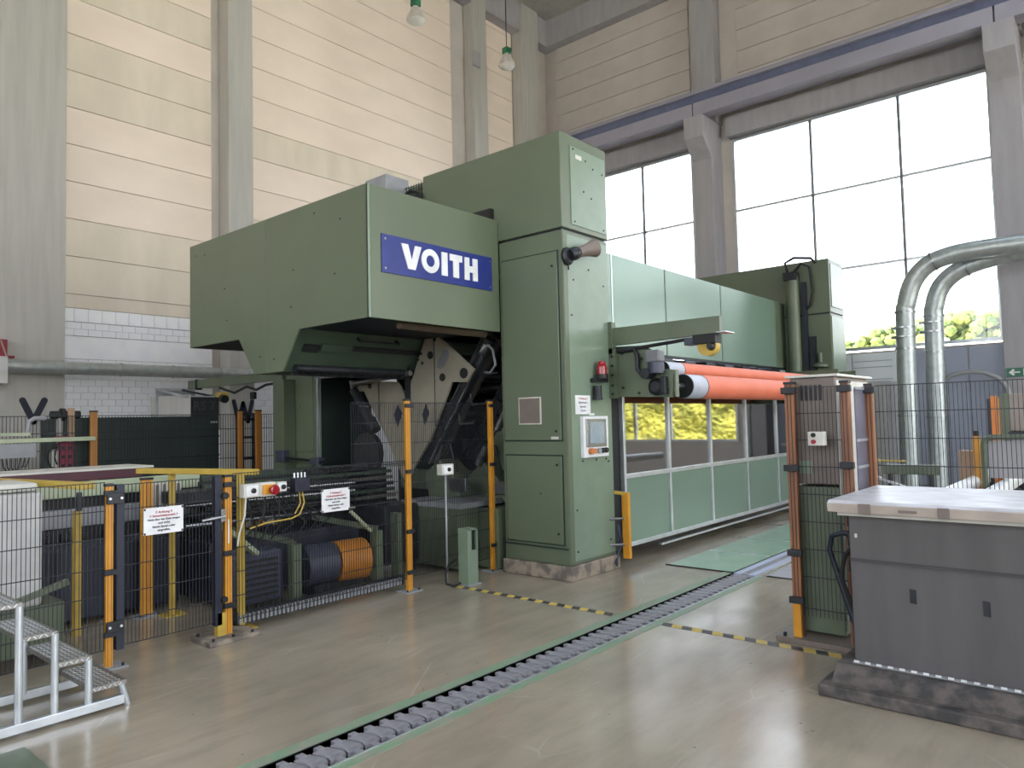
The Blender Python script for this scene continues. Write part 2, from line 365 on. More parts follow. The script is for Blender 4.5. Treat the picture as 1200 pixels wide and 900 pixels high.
for x0, x1 in ((4.72, 7.62), (8.38, 14.97), (-2, 3.6), (16.15, 17.75)):
    MB().box(x0, x1, WY, WY+.05, 4.03, ZP-.006).build('wall_panel', PANEL2, wlft, bevel=.004)
    MB().box(x0, x1, WY-.01, WY+.05, 3.08, 3.50).build('ring_beam', BLOCK, wlft, bevel=.004)
# white blocks, one object each
def blocks(x0, x1, z0, rows, h, w):
    src = MB().box(x0+.003, x0+w-.003, WY-.012, WY+.04, z0+.0025, z0+h-.0025).build('wall_block', BLOCK, wlft)
    cols = int(round((x1-x0)/w)); first = True
    for r_ in range(rows):
        off = (w/2 if r_ % 2 else 0)
        for c in range(cols):
            if r_ == 0 and c == 0: continue
            if x0+off+(c+1)*w > x1+.01: continue
            piece(src, wlft, (off+c*w, 0, r_*h))
        if off: MB().box(x0+.003, x0+off-.003, WY-.012, WY+.04, z0+r_*h+.0025, z0+(r_+1)*h-.0025).build('wall_block', BLOCK, wlft)
blocks(4.72, 7.62, 3.77, 1, .25, .242)
blocks(4.72, 7.62, 3.51, 2, .125, .242)
blocks(4.72, 7.62, 1.70, 11, .125, .242)
blocks(8.38, 10.3, 1.70, 11, .125, .242)
blocks(8.38, 9.8, 0.7, 8, .125, .242)
MB().box(4.7, 14.97, WY, WY+.045, 0, 1.70).build('painted_lower_wall', BLOCK, wlft)
MB().box(9.9, 14.97, WY-.01, WY+.045, 1.7, 4.0).build('painted_lower_wall', BLOCK, wlft)
MB().box(-2, 3.6, WY-.01, WY+.045, 0, 4.0).build('painted_lower_wall', GREYP, wlft)
def column(x0, x1, y0, parent, label=None, z1=CZ):
    return MB().box(x0, x1, y0, WY+.02, 0, z1).build('concrete_column', CONC, parent, bevel=.015, label=label)
c1 = column(3.66, 4.69, 14.5, wlft, 'wide concrete column marked with a dark letter V')
c2 = column(7.80, 8.375, 14.5, wlft, 'concrete column marked with a dark letter W')
column(15.55, 16.12, 14.5, wlft); column(17.8, 18.62, 14.45, wlft, 'concrete corner column')
column(-3.1, -2.2, 14.5, wlft)
MB().box(15.45, 15.75, 14.42, 14.5, 12.3, 12.75).build('column_bracket', CONC_G, wlft)
stroke_letter(c1, NAVY, (((4.04, 2.29), (4.205, 1.92)), ((4.205, 1.92), (4.37, 2.29))), .052, 14.5, .008)
stroke_letter(c2, NAVY, (((7.89, 2.29), (7.99, 1.86)), ((7.99, 1.86), (8.10, 2.25)), ((8.10, 2.25), (8.21, 1.86)), ((8.21, 1.86), (8.31, 2.29))), .045, 14.5, .008)

# window wall --------------------------------------------------------
ww = MB()
piers = [(WY, 15.2), (8.36, 9.55), (1.3, 2.2), (-5.9, -5.0), (RY-.3, -12.2)]
WZ0, WZ1 = 3.3, 9.52
ww.box(WX+.04, WX+.3, RY-.3, WY+.3, WZ1, CZ)
for a, b in ((8.36, 9.55), (1.3, 2.2), (-5.9, -5.0), (RY-.3, -12.2)): ww.box(WX+.02, WX+.3, a, b, 0 if a > 1.2 or a < -5 else 2.5, WZ1)
ww.box(WX+.04, WX+.3, 1.1, WY+.3, 0, 3.25).box(WX+.04, WX+.3, RY-.3, -4.8, 0, 3.25).box(WX+.04, WX+.3, -4.8, 1.1, 0, 1.0).box(WX+.04, WX+.3, -4.8, 1.1, 2.45, 3.25)
wwo = ww.build('wall_window_side', PANEL_W); tag(wwo, 'end wall of the hall with big windows below grey concrete panels', 'wall', kind='structure')
PW = .6115; zz = [10.76+PW*i for i in range(0, 7)]
for a, b in ((9.55, 14.45), (1.9, 8.1), (-5.3, 1.2)):
    src = None
    for i, z in enumerate(zz):
        if src is None: src = MB().box(WX-.01, WX+.05, a, b, z+.006, z+PW-.006).build('wall_panel', PANEL_W, wwo, bevel=.006)
        else: piece(src, wwo, (0, 0, z-zz[0]))
    MB().box(WX-.01, WX+.05, a, b, 10.0, 10.75).build('wall_panel', PANEL_W, wwo)
for a, b in ((9.5, 15.4), (2.2, 8.4), (-5.0, 1.3), (-12.2, -5.9)):
    MB().box(WX-.28, WX+.02, a, b, 9.54, 10.12).build('window_lintel', CONC_G, wwo, bevel=.01)
def wcol(y0, y1):
    p = wwo
    MB().prism([(18.9, 0), (WX+.02, 0), (WX+.02, 10.02), (18.38, 10.02), (18.38, 9.42), (18.9, 8.92)], 'y', y0, y1).build('concrete_column', CONC_G, p, bevel=.012, label='concrete column with a corbel under the crane girder')
    MB().box(19.16, WX+.02, y0-.05, y1+.05, 10.02, CZ).build('upper_column', CONC_G, p, bevel=.012)
for y0, y1 in ((8.66, 9.23), (1.58, 2.16), (-5.6, -5.02), (-12.7, -12.1)): wcol(y0, y1)
# lower wall panels below the transom
for y0, y1, mt in [(4.42, 5.42, WALLLT), (5.44, 6.44, WALLLT), (3.4, 4.4, WALLBL), (2.92, 3.38, WALLBL), (2.18, 2.9, WALLBL)]+[(6.46+i, 7.44+i, WALLLT) for i in range(2)]+[(9.6+i, 10.58+i, WALLBL) for i in range(5)]:
    MB().box(WX-.02, WX+.05, y0, y1-.01, 0, 3.2).build('sandwich_panel', mt, wwo, bevel=.005)
for z in (2.55, 2.85, 3.0): MB().box(WX-.03, WX-.02, 4.5, 5.4, z, z+.012).build('panel_groove', GREYP, wwo)
MB().box(WX-.05, WX-.02, 2.3, 2.9, .9, .98).build('floor_level_strip', WHITE, wwo)
# windows
def window(n, axis, a, b, z0, z1, vs, hs, wp, label):
    w = thing('window_%d' % n, label, 'window', kind='structure')
    def bx(c0, c1, z_0, z_1, d0, d1):
        return MB().box(d0, d1, c0, c1, z_0, z_1) if axis == 'x' else MB().box(c0, c1, d0, d1, z_0, z_1)
    s = 1 if axis == 'x' else -1
    d = sorted((wp, wp+s*.08)); g = sorted((wp+s*.035, wp+s*.047))
    for c in (a, b-.07): bx(c, c+.07, z0, z1, *d).build('frame', ALU, w)
    for z in (z0, z1-.07): bx(a+.07, b-.07, z, z+.07, *d).build('frame', ALU, w)
    for c in vs:
        mu_ = bx(c-.035, c+.035, z0+.07, z1-.07, *d).build('mullion', ALU, w)
        bx(c-.018, c+.018, z0+.07, z1-.07, *sorted((wp-s*.05, wp))).build('gasket', MOTG, mu_)
    for z in hs:
        cs = [a+.07]+[q for v in vs for q in (v-.03, v+.03)]+[b-.07]
        for i in range(0, len(cs), 2): bx(cs[i], cs[i+1], z-.03, z+.03, *d).build('transom', ALU, w)
    cs = [a]+list(vs)+[b]; hz = [z0]+list(hs)+[z1]
    for i in range(len(cs)-1):
        for j in range(len(hz)-1):
            bx(cs[i]+.03, cs[i+1]-.03, hz[j]+.03, hz[j+1]-.03, *g).build('pane', WGLASS, w)
window(1, 'x', 2.2, 8.36, 3.3, 9.52, (4.1, 6.2), (5.42, 7.47), WX, 'large nine-pane hall window between the two corbelled columns')
window(2, 'x', 9.55, 15.2, 3.3, 9.52, (11.24, 13.2), (5.42, 7.42), WX, 'large window left of the middle column, partly behind the green machine')
window(3, 'x', -5.0, 1.3, 3.3, 9.52, (-2.9, -.8), (5.42, 7.47), WX, 'large window at the right edge beyond the right column')
window(4, 'x', -12.2, -5.9, 3.3, 9.52, (-10.1, -8.0), (5.42, 7.47), WX, 'large hall window farthest right in the end wall')
window(12, 'x', -4.8, 1.1, 1.0, 2.45, (-3.4, -2.2, -1.0, .2), (), WX, 'unseen low window strip added so the hedge reflects in the glass guard')  # unseen strip, added to open the view to the reflected hedge
# opposite wall and back wall (behind the camera)
rw = MB(); xs = [BX-.3]+[q for p in WIN_R for q in p]+[WX+.3]
for i in range(0, len(xs), 2): rw.box(xs[i], xs[i+1], RY-.3, RY, 0, CZ)
for a, b in WIN_R: rw.box(a, b, RY-.3, RY, 0, .6).box(a, b, RY-.3, RY, 9.7, CZ)
rwo = rw.build('wall_right', PANEL); tag(rwo, 'cream concrete wall with large windows opposite the machine', 'wall', kind='structure')
for i, (a, b) in enumerate(WIN_R):
    window(5+i, 'y', a, b, .6, 9.7, (a+2.07, a+4.13), (2.9, 5.2, 7.45), RY, ['first', 'second', 'third', 'fourth'][i]+' big window of the opposite wall counted from the back')
bwm = MB(); ysb = [RY-.3]+[q for p in WIN_B for q in p]+[WY+.3]
for i in range(0, len(ysb), 2): bwm.box(BX-.3, BX, ysb[i], ysb[i+1], 0, CZ)
for a, b in WIN_B: bwm.box(BX-.3, BX, a, b, 0, 2.5).box(BX-.3, BX, a, b, 9.5, CZ)
bw = bwm.build('wall_back', PANEL)
for i, (a, b) in enumerate(WIN_B):
    window(9+i, 'x', a, b, 2.5, 9.5, (a+2, a+4), (4.85, 7.2), BX-.15, ['first', 'second', 'third'][i]+' big unseen back wall window added for light, counted from the right')
tag(bw, 'cream concrete back wall of the hall', 'wall', kind='structure')

# crane girder
g = thing('crane_girder', 'long grey and blue crane runway girder resting on the column corbels', 'girder', (18.6, 1.9, 10.02))
MB().box(18.40, 18.86, -12.5, 1.92, 10.02, 10.38).build('girder_web', GIRD, g, bevel=.01)
MB().box(18.40, 18.86, 1.95, 8.94, 10.02, 10.38).build('girder_web', GIRD, g, bevel=.01)
MB().box(18.40, 18.86, 8.97, 14.4, 10.02, 10.38).build('girder_web', GIRD, g, bevel=.01)
MB().box(18.41, 18.85, -12.5, 14.4, 10.38, 10.58).build('blue_band', GIRD_B, g)
MB().box(18.3, 18.9, -12.5, 14.4, 10.58, 10.68).build('top_flange', GIRD, g)
MB().box(18.57, 18.63, -12.5, 14.4, 10.68, 10.76).build('rail', DARK, g)

# outside
gr = MB().box(-80, 400, -250, 300, -.6, -.35).build('ground_outside', ASPH); tag(gr, 'open ground outside the hall windows', 'ground', kind='structure')
ob = thing('building_outside', 'low pale hall roof edge seen outside under the big window', 'building', (34, 5, -.35))
MB().box(34, 50, -30, 40, -.35, 4.15).build('wall', WALLBL, ob)
MB().box(33.8, 50.2, -30.2, 40.2, 4.15, 4.4).build('roof_edge', ROOFO, ob)
MB().prism([(6.0, 4.4), (7.2, 4.4), (7.2, 4.7), (6.4, 5.0)], 'x', 36, 38).build('roof_light', ROOFO, ob)
hill = MB()
def hz(y): return max(3, 19.0-max(0, (y-30))*.30-max(0, (18-y))*.05)
rnd = random.Random(3)
ico = None
_bm = bmesh.new(); bmesh.ops.create_icosphere(_bm, subdivisions=2, radius=1); _v = [v.co.copy() for v in _bm.verts]; _f = [tuple(v.index for v in f.verts) for f in _bm.faces]; _bm.free()
for i in range(3200):
    x = 150+rnd.random()*16-8; y = -40+rnd.random()*120; top = hz(y)*x/150
    z = rnd.uniform(3, 1.0*top); r_ = rnd.uniform(.5, 1.15)
    z = min(z, top-r_*.8)
    hill.add([(x+v.x*r_*(1+.25*rnd.uniform(-1, 1)), y+v.y*r_*(1+.25*rnd.uniform(-1, 1)), z+v.z*r_*(1+.25*rnd.uniform(-1, 1))) for v in _v], _f)
ho = hill.build('wooded_hill', LEAF); tag(ho, 'sunlit green wooded hillside outside behind the big window', 'trees', kind='stuff')
tb_ = MB(); NY, NZ = 240, 44; hv = []
for a in range(NY+1):
    for b in range(NZ+1): hv.append((28.8+rnd.uniform(-.09, .09)+.12*math.sin(a*.21)*math.cos(b*.35), -24+24.6*a/NY+rnd.uniform(-.03, .03), -.4+3.7*b/NZ+rnd.uniform(-.03, .03)+(.12*math.sin(a*.5) if b == NZ else 0)))
tb_.add(hv, [(a*(NZ+1)+b, (a+1)*(NZ+1)+b, (a+1)*(NZ+1)+b+1, a*(NZ+1)+b+1) for a in range(NY) for b in range(NZ)])
tb_.box(29.0, 30.4, -24, .6, -.4, 3.2)
tag(tb_.build('reflection_hedge', HEDGE), 'bright yellow green hedge added out of view to reflect in the glass guard', 'hedge', kind='stuff')  # unseen hedge added for the yellow green reflection in the guard
hb = MB(); ys = list(range(-60, 110, 10))
hb.add([(158, y, -.4) for y in ys]+[(158, y, hz(y)*158/150-.6) for y in ys]+[(190, y, -.4) for y in ys]+[(190, y, hz(y)) for y in ys],
       [(i, i+1, len(ys)+i+1, len(ys)+i) for i in range(len(ys)-1)]+[(len(ys)+i, len(ys)+i+1, 3*len(ys)+i+1, 3*len(ys)+i) for i in range(len(ys)-1)]+[(2*len(ys)+i, 3*len(ys)+i, 3*len(ys)+i+1, 2*len(ys)+i+1) for i in range(len(ys)-1)])
tag(hb.build('hill_slope', LEAF), 'green slope of the hill outside beneath the trees', 'hill', kind='structure')

# ================================================================== MACHINE
def bolt(parent, p, ax, r=.012, h=.008, m=DARK, name='bolt'):
    p = Vector(p); return MB().cyl(p, p+Vector(ax)*h, r, n=8).build(name, m, parent)
def door_x(parent, x, y0, y1, z0, z1, m, name='door', lock=None, t=.018):   # a door leaf proud of a face that looks to -x
    MB().box(x-.004, x-.0005, y0-.014, y1+.014, z0-.014, z1+.014).build('door_shadow_gap', GREEN_DK, parent)  # dark frame standing in for the shadow gap round the door
    o = MB().box(x-t, x-.001, y0, y1, z0, z1).build(name, m, parent, bevel=.006)
    for (yy, z_) in (lock or []): bolt(o, (x-t, yy, z_), (-1, 0, 0), .014, .01, BLACK, 'lock')
    return o
# near machine column ------------------------------------------------
t = thing('machine_column', 'tall green machine column nearest the camera, with doors, touch panel and red beacon', 'machine', (6.42, 4.72, 0))
MB().box(6.40, 7.36, 4.69, 5.68, 0, .16).build('plinth', GRIME, t, bevel=.01)
MB().box(6.425, 7.315, 4.72, 5.655, .16, 3.845).build('body', GREEN, t, bevel=.012)
MB().box(6.425, 7.335, 4.72, 6.95, 3.87, 4.955).build('top_housing', GREEN, t, bevel=.012)
MB().box(6.45, 7.29, 4.745, 5.6, 3.84, 3.875).build('shadow_joint', DARK, t)
d1 = door_x(t, 6.425, 4.795, 5.61, 1.52, 3.61, GREEN, lock=[(4.86, 1.62), (4.86, 3.45)])
MB().box(6.400, 6.408, 4.83, 4.93, 1.53, 1.56).build('name_tag', GREY_BOX, d1)
MB().box(6.397, 6.408, 5.06, 5.385, 1.698, 2.006).build('vent_frame', GREY_BOX, d1, bevel=.003)
MB().box(6.394, 6.40, 5.075, 5.37, 1.712, 1.992).build('vent_grille', BRNCOV, d1)
d2 = door_x(t, 6.425, 4.80, 5.60, .385, 1.345, GREEN, lock=[(4.86, 1.25), (4.86, .5)])
bolt(d2, (6.407, 5.1, .93), (-1, 0, 0), .01, .006, DARK)
MB().box(6.41, 6.424, 4.74, 5.65, .335, .35).build('seam', GREEN_DK, t)
MB().box(6.60, 7.30, 4.712, 4.719, 3.93, 4.83).build('cover_panel', GREEN_H, t, bevel=.003)
MB().box(6.50, 7.30, 4.714, 4.719, .2, 3.8).build('cover_panel', GREEN_H, t, bevel=.003)
MB().box(6.425, 6.50, 4.714, 4.719, .2, 3.8).build('cover_panel', GREEN, t, bevel=.003)
MB().box(6.70, 6.82, 4.708, 4.713, 4.70, 4.75).build('label_plate', GREY_BOX, t)
for x, z in ((6.9, 4.72), (7.05, 4.66), (7.24, 4.64), (6.66, 3.97), (7.24, 3.97), (6.66, 4.8), (7.0, 4.3), (6.85, 4.35), (6.55, .3), (7.2, .35), (6.55, .75), (7.2, 1.25), (6.68, 1.28), (6.95, 1.28), (7.15, 1.28), (6.55, 2.9), (7.2, 3.3), (6.9, 3.45), (6.6, 3.3)):
    bolt(t, (x, 4.712, z), (0, -1, 0), .011, .006, DARK)
# beacon
b = MB().box(6.87, 7.11, 4.62, 4.71, 2.16, 2.205).build('beacon_bracket', DARK, t)
MB().cyl((6.99, 4.63, 2.20), (6.99, 4.63, 2.25), .075, mt=None).build('beacon_base', BLACK, b, smooth=True)
MB().lathe([(.06, 0), (.062, .08), (.05, .13), (.025, .155), (.001, .16)], (6.99, 4.63, 2.25), 16).build('beacon_lens', RED, b, smooth=True)
MB().cyl((6.94, 4.66, 1.98), (6.94, 4.66, 2.12), .05).cyl((6.94, 4.66, 1.96), (6.94, 4.66, 1.98), .06).build('buzzer', DARK, t, smooth=True)
# touch panel
tp = MB().box(6.655, 7.15, 4.67, 4.718, 1.315, 1.775).build('touch_panel', WHITE, t, bevel=.004, label='white touch panel with screen and buttons')
MB().box(6.70, 7.09, 4.655, 4.67, 1.43, 1.745).build('screen_bezel', STEEL, tp, bevel=.004)
MB().box(6.76, 7.04, 4.652, 4.656, 1.47, 1.71).build('screen', mat('screen_grey_blue', (150, 165, 178), .15), tp)
MB().cyl((6.77, 4.67, 1.385), (6.77, 4.63, 1.385), .035).cyl((6.83, 4.67, 1.385), (6.83, 4.63, 1.385), .03).build('orange_button', mat('orange_button', (196, 116, 60), .4), tp, smooth=True)
for x, m_ in ((6.93, GREYP), (7.0, BLACK), (7.07, BLACK)): MB().cyl((x, 4.67, 1.385), (x, 4.635, 1.385), .03).build('button', m_, tp, smooth=True)
# notice on the column
nt_ = MB().box(6.565, 6.855, 4.706, 4.711, 1.80, 2.01).build('paper_notice', PAPER, None)
tag(nt_, 'white paper notice stuck above the touch panel on the green column', 'notice')
for i, s_ in enumerate(('!! Achtung !!', 'Sicherheits-', 'bereich', 'Zutritt')):
    text(s_, nt_, BLK_T if i else RED_T, .038, (6.71, 4.7045, 1.975-.045*i), (1, 0, 0), (0, 0, 1), thick=.0005)
MB().box(6.83, 6.93, 4.706, 4.711, 1.785, 1.81).build('tape_strip', PAPER, nt_)
# spotlight / horn on the column
h = thing('swivel_floodlight', 'small dark swivel floodlight on the upper green column', 'lamp', (6.5, 4.7, 3.57))
MB().lathe([(.10, 0), (.10, .03), (.07, .05)], (6.47, 4.705, 3.54), 14, (0, -1, 0)).build('mount', DARK, h, smooth=True)
MB().lathe([(.06, 0), (.075, .04), (.07, .1), (.05, .12)], (6.47, 4.65, 3.55), 14, (.9, -.25, .35)).build('joint', DARK, h, smooth=True)
MB().lathe([(.055, 0), (.065, .1), (.085, .2), (.105, .26), (.095, .27), (.05, .22)], (6.58, 4.62, 3.59), 16, (.93, -.2, .3)).build('lamp_head', BRNCOV, h, smooth=True)
MB().tube([(6.47, 4.69, 3.46), (6.47, 4.68, 3.42), (6.50, 4.70, 3.40)], .008, 6).build('cable', BLACK, h)

# cross beam along the top
t = thing('machine_crossbeam', 'long green box beam across the top of the machine behind the blue sign hood', 'machine', (6.42, 5.62, 3.87))
MB().box(6.6, 7.335, 6.97, 9.2, 3.87, 4.955).build('beam_box', GREEN, t, bevel=.012)
MB().box(6.36, 6.43, 5.72, 6.02, 4.12, 4.27).build('cable_opening', BLACK, bpy.data.objects['machine_column'])
mb = MB()
for i in range(9): mb.bar((6.5, 6.96+i*.05, 4.3), (6.5, 6.96+i*.05, 4.93), .008, .008)
for i in range(9): mb.bar((6.5, 6.95, 4.35+i*.07), (6.5, 7.4, 4.35+i*.07), .008, .008)
mb.build('mesh_screen', DARK, t, kind='stuff')
MB().tube([(6.3, 7.25, 4.6), (6.3, 7.2, 4.72), (6.3, 7.05, 4.76), (6.3, 6.9, 4.7), (6.3, 6.83, 4.5), (6.3, 6.8, 4.1)], .025, 8).build('cable', BLACK, t, smooth=True)
tb = MB().box(6.2, 6.6, 7.42, 7.86, 4.12, 5.06).build('grey_cabinet', GREYP, None, bevel=.01); tag(tb, 'small grey cabinet on top of the hood behind the blue sign', 'cabinet')

# hood with the sign ---------------------------------------------------
t = thing('machine_hood', 'big overhanging green hood carrying the blue sign', 'machine', (4.49, 5.656, 2.79))
prof = [(5.656, 2.79), (6.86, 2.79), (7.185, 2.35), (7.78, 2.35), (8.12, 2.79), (9.355, 2.79), (9.355, 4.125), (5.656, 4.125)]
# side plate in two sheets, split at y=7.51
MB().prism([(5.656, 2.79), (6.86, 2.79), (7.185, 2.35), (7.505, 2.35), (7.505, 4.125), (5.656, 4.125)], 'x', 4.486, 4.51).build('side_panel', GREEN, t, bevel=.006)
MB().prism([(7.512, 2.35), (7.78, 2.35), (8.12, 2.79), (9.355, 2.79), (9.355, 4.125), (7.512, 4.125)], 'x', 4.486, 4.51).build('side_panel', GREEN, t, bevel=.006)
MB().box(4.515, 6.42, 5.656, 5.68, 2.79, 4.12).build('front_panel', GREEN, t, bevel=.006)
MB().box(4.486, 4.512, 5.650, 5.682, 2.79, 4.125).build('corner_profile', GREEN_H, t, bevel=.006)  # lighter green strip stands in for the thin highlight on the corner
MB().box(4.515, 6.42, 5.68, 9.35, 4.10, 4.125).build('top_panel', GREEN, t)
MB().box(4.515, 6.42, 9.33, 9.355, 2.79, 4.1).build('rear_panel', GREEN, t)
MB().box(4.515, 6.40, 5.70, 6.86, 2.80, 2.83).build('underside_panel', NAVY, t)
MB().prism([(6.86, 2.80), (7.185, 2.36), (7.20, 2.38), (6.88, 2.82)], 'x', 4.515, 7.9).build('sloped_panel', GREEN_IN, t)  # inside sheets take the shade-darkened green
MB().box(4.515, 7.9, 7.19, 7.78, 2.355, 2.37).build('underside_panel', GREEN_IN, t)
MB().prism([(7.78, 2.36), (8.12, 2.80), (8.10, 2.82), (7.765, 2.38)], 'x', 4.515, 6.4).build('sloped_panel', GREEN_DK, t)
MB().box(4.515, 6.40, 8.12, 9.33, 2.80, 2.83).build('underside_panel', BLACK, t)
for y, z in ((8.95, 3.95), (9.2, 3.98), (8.45, 3.45), (8.4, 3.05), (6.95, 3.45), (7.0, 3.05), (6.1, 3.85), (6.55, 4.0), (7.35, 2.5), (7.65, 2.55), (6.2, 3.3)):
    bolt(t, (4.486, y, z), (-1, 0, 0), .010, .006, DARK)
# details on the sloped panel
def sl(x, u, off=.0):   # point on the slope, u from 0 (top) to 1 (bottom)
    return Vector((x, 6.86+.325*u-.8*off, 2.79-.44*u-.59*off))
nrm = Vector((0, -.8, -.59)); alg = Vector((0, .594, -.804))
MB().obox(sl(6.5, .34, .012), (2.7, .06, .024), (1,0,0), alg, nrm).build('guide_slot', BLACK, t)
MB().obox(sl(5.05, .36, .02), (.42, .10, .03), (1,0,0), alg, nrm).build('slot_cover', GREEN_IN, t, bevel=.004)
MB().obox(sl(4.72, .4, .012), (.2, .09, .02), (1,0,0), alg, nrm).build('slot_block', BLACK, t)
MB().cyl(sl(5.3, .1, .05), sl(5.9, .1, .05), .012).cyl(sl(5.3, .1, 0), sl(5.3, .1, .06), .018).cyl(sl(5.88, .1, 0), sl(5.88, .1, .06), .025).build('handle_rod', DARK, t)
MB().cyl(sl(4.6, .86, .04), sl(8.2, .86, .04), .045).build('guide_roller', DARK, t, smooth=True)
mb = MB().obox(sl(6.4, .98, .02), (3.6, .07, .03), (1,0,0), alg, nrm)
mb.build('toothed_rail', DARK, t)
mb = MB()
for i in range(30): mb.obox(sl(4.7+i*.11, .98, .04), (.03, .03, .01), (1,0,0), alg, nrm)
mb.build('rail_holes', BLACK, t, kind='stuff')
# corrugated hose under the front panel
mb = MB()
for i in range(27):
    x = 4.95+i*.05; mb.lathe([(.015, 0), (.046, .005), (.015, .010)], (x, 5.76, 2.765), 10, (1, 0, 0))
mb.build('corrugated_hose', HOSEB, t, smooth=True)
# the blue sign
sg = MB().box(4.648, 6.282, 5.642, 5.655, 3.258, 3.648).build('sign_plate', BLUE, t, bevel=.002, label='blue sign plate with white capital letters')
for x, z in ((4.69, 3.60), (4.69, 3.30), (6.24, 3.60), (6.24, 3.30)): bolt(sg, (x, 5.642, z), (0, -1, 0), .012, .006, STEEL)
L0, L1 = 3.333, 3.587; yf, yb = 5.630, 5.642
def V_(): return [(4.895, L1), (4.985, L1), (5.035, 3.43), (5.083, L1), (5.170, L1), (5.083, L0), (4.985, L0)]
def H_(x): return [(x, L0), (x+.075, L0), (x+.075, 3.425), (x+.133, 3.425), (x+.133, L0), (x+.208, L0), (x+.208, L1), (x+.133, L1), (x+.133, 3.495), (x+.075, 3.495), (x+.075, L1), (x, L1)]
MB().prism(V_(), 'y', yf, yb).build('letter', WHITE, sg)
om = MB(); n = 28; vs = []
for rr in (.128, .062):
    for yy in (yf, yb):
        for k in range(n): a = 2*PI*k/n; vs.append((5.298+rr*math.cos(a), yy, 3.46+rr*math.sin(a)))
fs = []
for k in range(n):
    k2 = (k+1) % n; fs += [(k, k2, 2*n+k2, 2*n+k), (n+k, 3*n+k, 3*n+k2, n+k2), (k, n+k, n+k2, k2), (2*n+k, 2*n+k2, 3*n+k2, 3*n+k)]
om.add(vs, fs).build('letter', WHITE, sg)
MB().box(5.463, 5.550, yf, yb, L0, L1).build('letter', WHITE, sg)
MB().prism([(5.640, L0), (5.725, L0), (5.725, 3.515), (5.778, 3.515), (5.778, L1), (5.588, L1), (5.588, 3.515), (5.640, 3.515)], 'y', yf, yb).build('letter', WHITE, sg)
MB().prism(H_(5.818), 'y', yf, yb).build('letter', WHITE, sg)

# side cladding band -----------------------------------------------------
t = thing('side_cladding', 'long shiny green side cladding running back from the tall column', 'machine', (7.34, 5.656, 2.75))
for x0, x1 in ((7.34, 8.86), (8.87, 10.43), (10.44, 12.48), (12.49, 15.08)):
    MB().box(x0+.004, x1-.004, 5.656, 5.68, 2.72, 4.11).build('panel', GREEN_CLAD, t, bevel=.004)
MB().box(15.09, 15.65, 5.66, 5.69, 2.72, 4.11).build('panel', GREEN_D, t, bevel=.004)
MB().box(7.34, 15.64, 5.68, 9.3, 4.08, 4.11).build('light_blocking_roof', GREEN_D, t)  # unseen roof sheet added to keep light out of the machine
MB().box(7.34, 15.6, 5.66, 5.70, 2.68, 2.72).build('edge_angle', DARK, t)
for x in (8.86, 10.435, 12.485): MB().box(x-.015, x+.015, 5.650, 5.656, 2.72, 4.11).build('joint_strip', ALU if x < 9 else GREEN_D, t)

# rear machine column -----------------------------------------------------
t = thing('machine_column', 'tall green machine column at the far end, beside the big window', 'machine', (15.65, 4.72, 0))
MB().box(15.656, 16.59, 4.72, 5.7, 0, 3.80).build('body', GREEN, t, bevel=.012)
MB().box(15.656, 16.59, 4.72, 7.9, 3.83, 4.95).build('top_housing', GREEN, t, bevel=.012)
MB().box(15.67, 16.57, 4.74, 7.8, 3.79, 3.84).build('shadow_joint', DARK, t)
MB().box(15.75, 16.5, 4.708, 4.72, 3.95, 4.85).build('cover_panel', GREEN_H, t, bevel=.003)
MB().box(15.70, 16.55, 4.708, 4.72, .2, 3.75).build('cover_panel', GREEN_H, t, bevel=.003)
p = thing('cable_riser', 'vertical green tube with looping cables on the far machine column', 'pipe', (15.5, 5.1, 0))
MB().cyl((15.5, 5.42, 1.2), (15.5, 5.42, 4.62), .13, n=18).build('riser_tube', GREEN_D, p, smooth=True)
MB().box(15.36, 15.62, 5.30, 5.56, 4.55, 4.72).build('clamp', DARK, p, bevel=.01)
MB().tube([(15.5, 5.5, 4.7), (15.5, 5.55, 4.95), (15.45, 5.35, 5.02), (15.45, 5.0, 4.96), (15.5, 4.92, 4.85)], .03, 8).build('cable', BLACK, p, smooth=True)
MB().tube([(15.5, 5.4, 4.7), (15.45, 5.2, 4.88), (15.5, 5.05, 4.8), (15.55, 5.02, 4.3), (15.6, 5.1, 4.0), (15.6, 5.22, 3.9)], .03, 8).build('cable', BLACK, p, smooth=True)
MB().box(15.55, 15.65, 5.17, 5.25, 1.2, 4.5).build('cable_duct', NAVY, p)
MB().box(15.60, 15.65, 5.02, 5.15, 1.2, 3.35).build('cable_duct', DARK, p)
MB().lathe([(.16, 0), (.16, .05), (.05, .1), (.05, .3)], (15.62, 4.95, 2.7), 14).build('air_filter', GREEN_D, p, smooth=True)

# far machine column -------------------------------------------------------
t = thing('machine_column', 'green machine column on the far side under the hood', 'machine', (6.42, 9.25, 0))
MB().box(6.425, 7.36, 9.27, 10.2, .16, 2.70).build('body', GREEN, t, bevel=.012)
MB().box(6.40, 7.38, 9.25, 10.22, 0, .16).build('plinth', GRIME, t)
MB().box(6.41, 6.425, 9.45, 10.17, 1.35, 2.55).build('door', GREEN, t, bevel=.005)
MB().box(6.41, 6.425, 9.45, 10.17, .35, 1.30).build('door', GREEN, t, bevel=.005)
bolt(t, (6.41, 9.8, 2.05), (-1, 0, 0), .02, .01, STEEL)
MB().box(6.39, 6.42, 9.29, 9.33, .2, 2.65).build('corner_profile', ALU, t)
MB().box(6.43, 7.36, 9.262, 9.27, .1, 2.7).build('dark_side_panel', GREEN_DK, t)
MB().box(6.41, 8.9, 9.1, 10.2, 2.72, 3.85).build('upper_housing', GREEN, t)

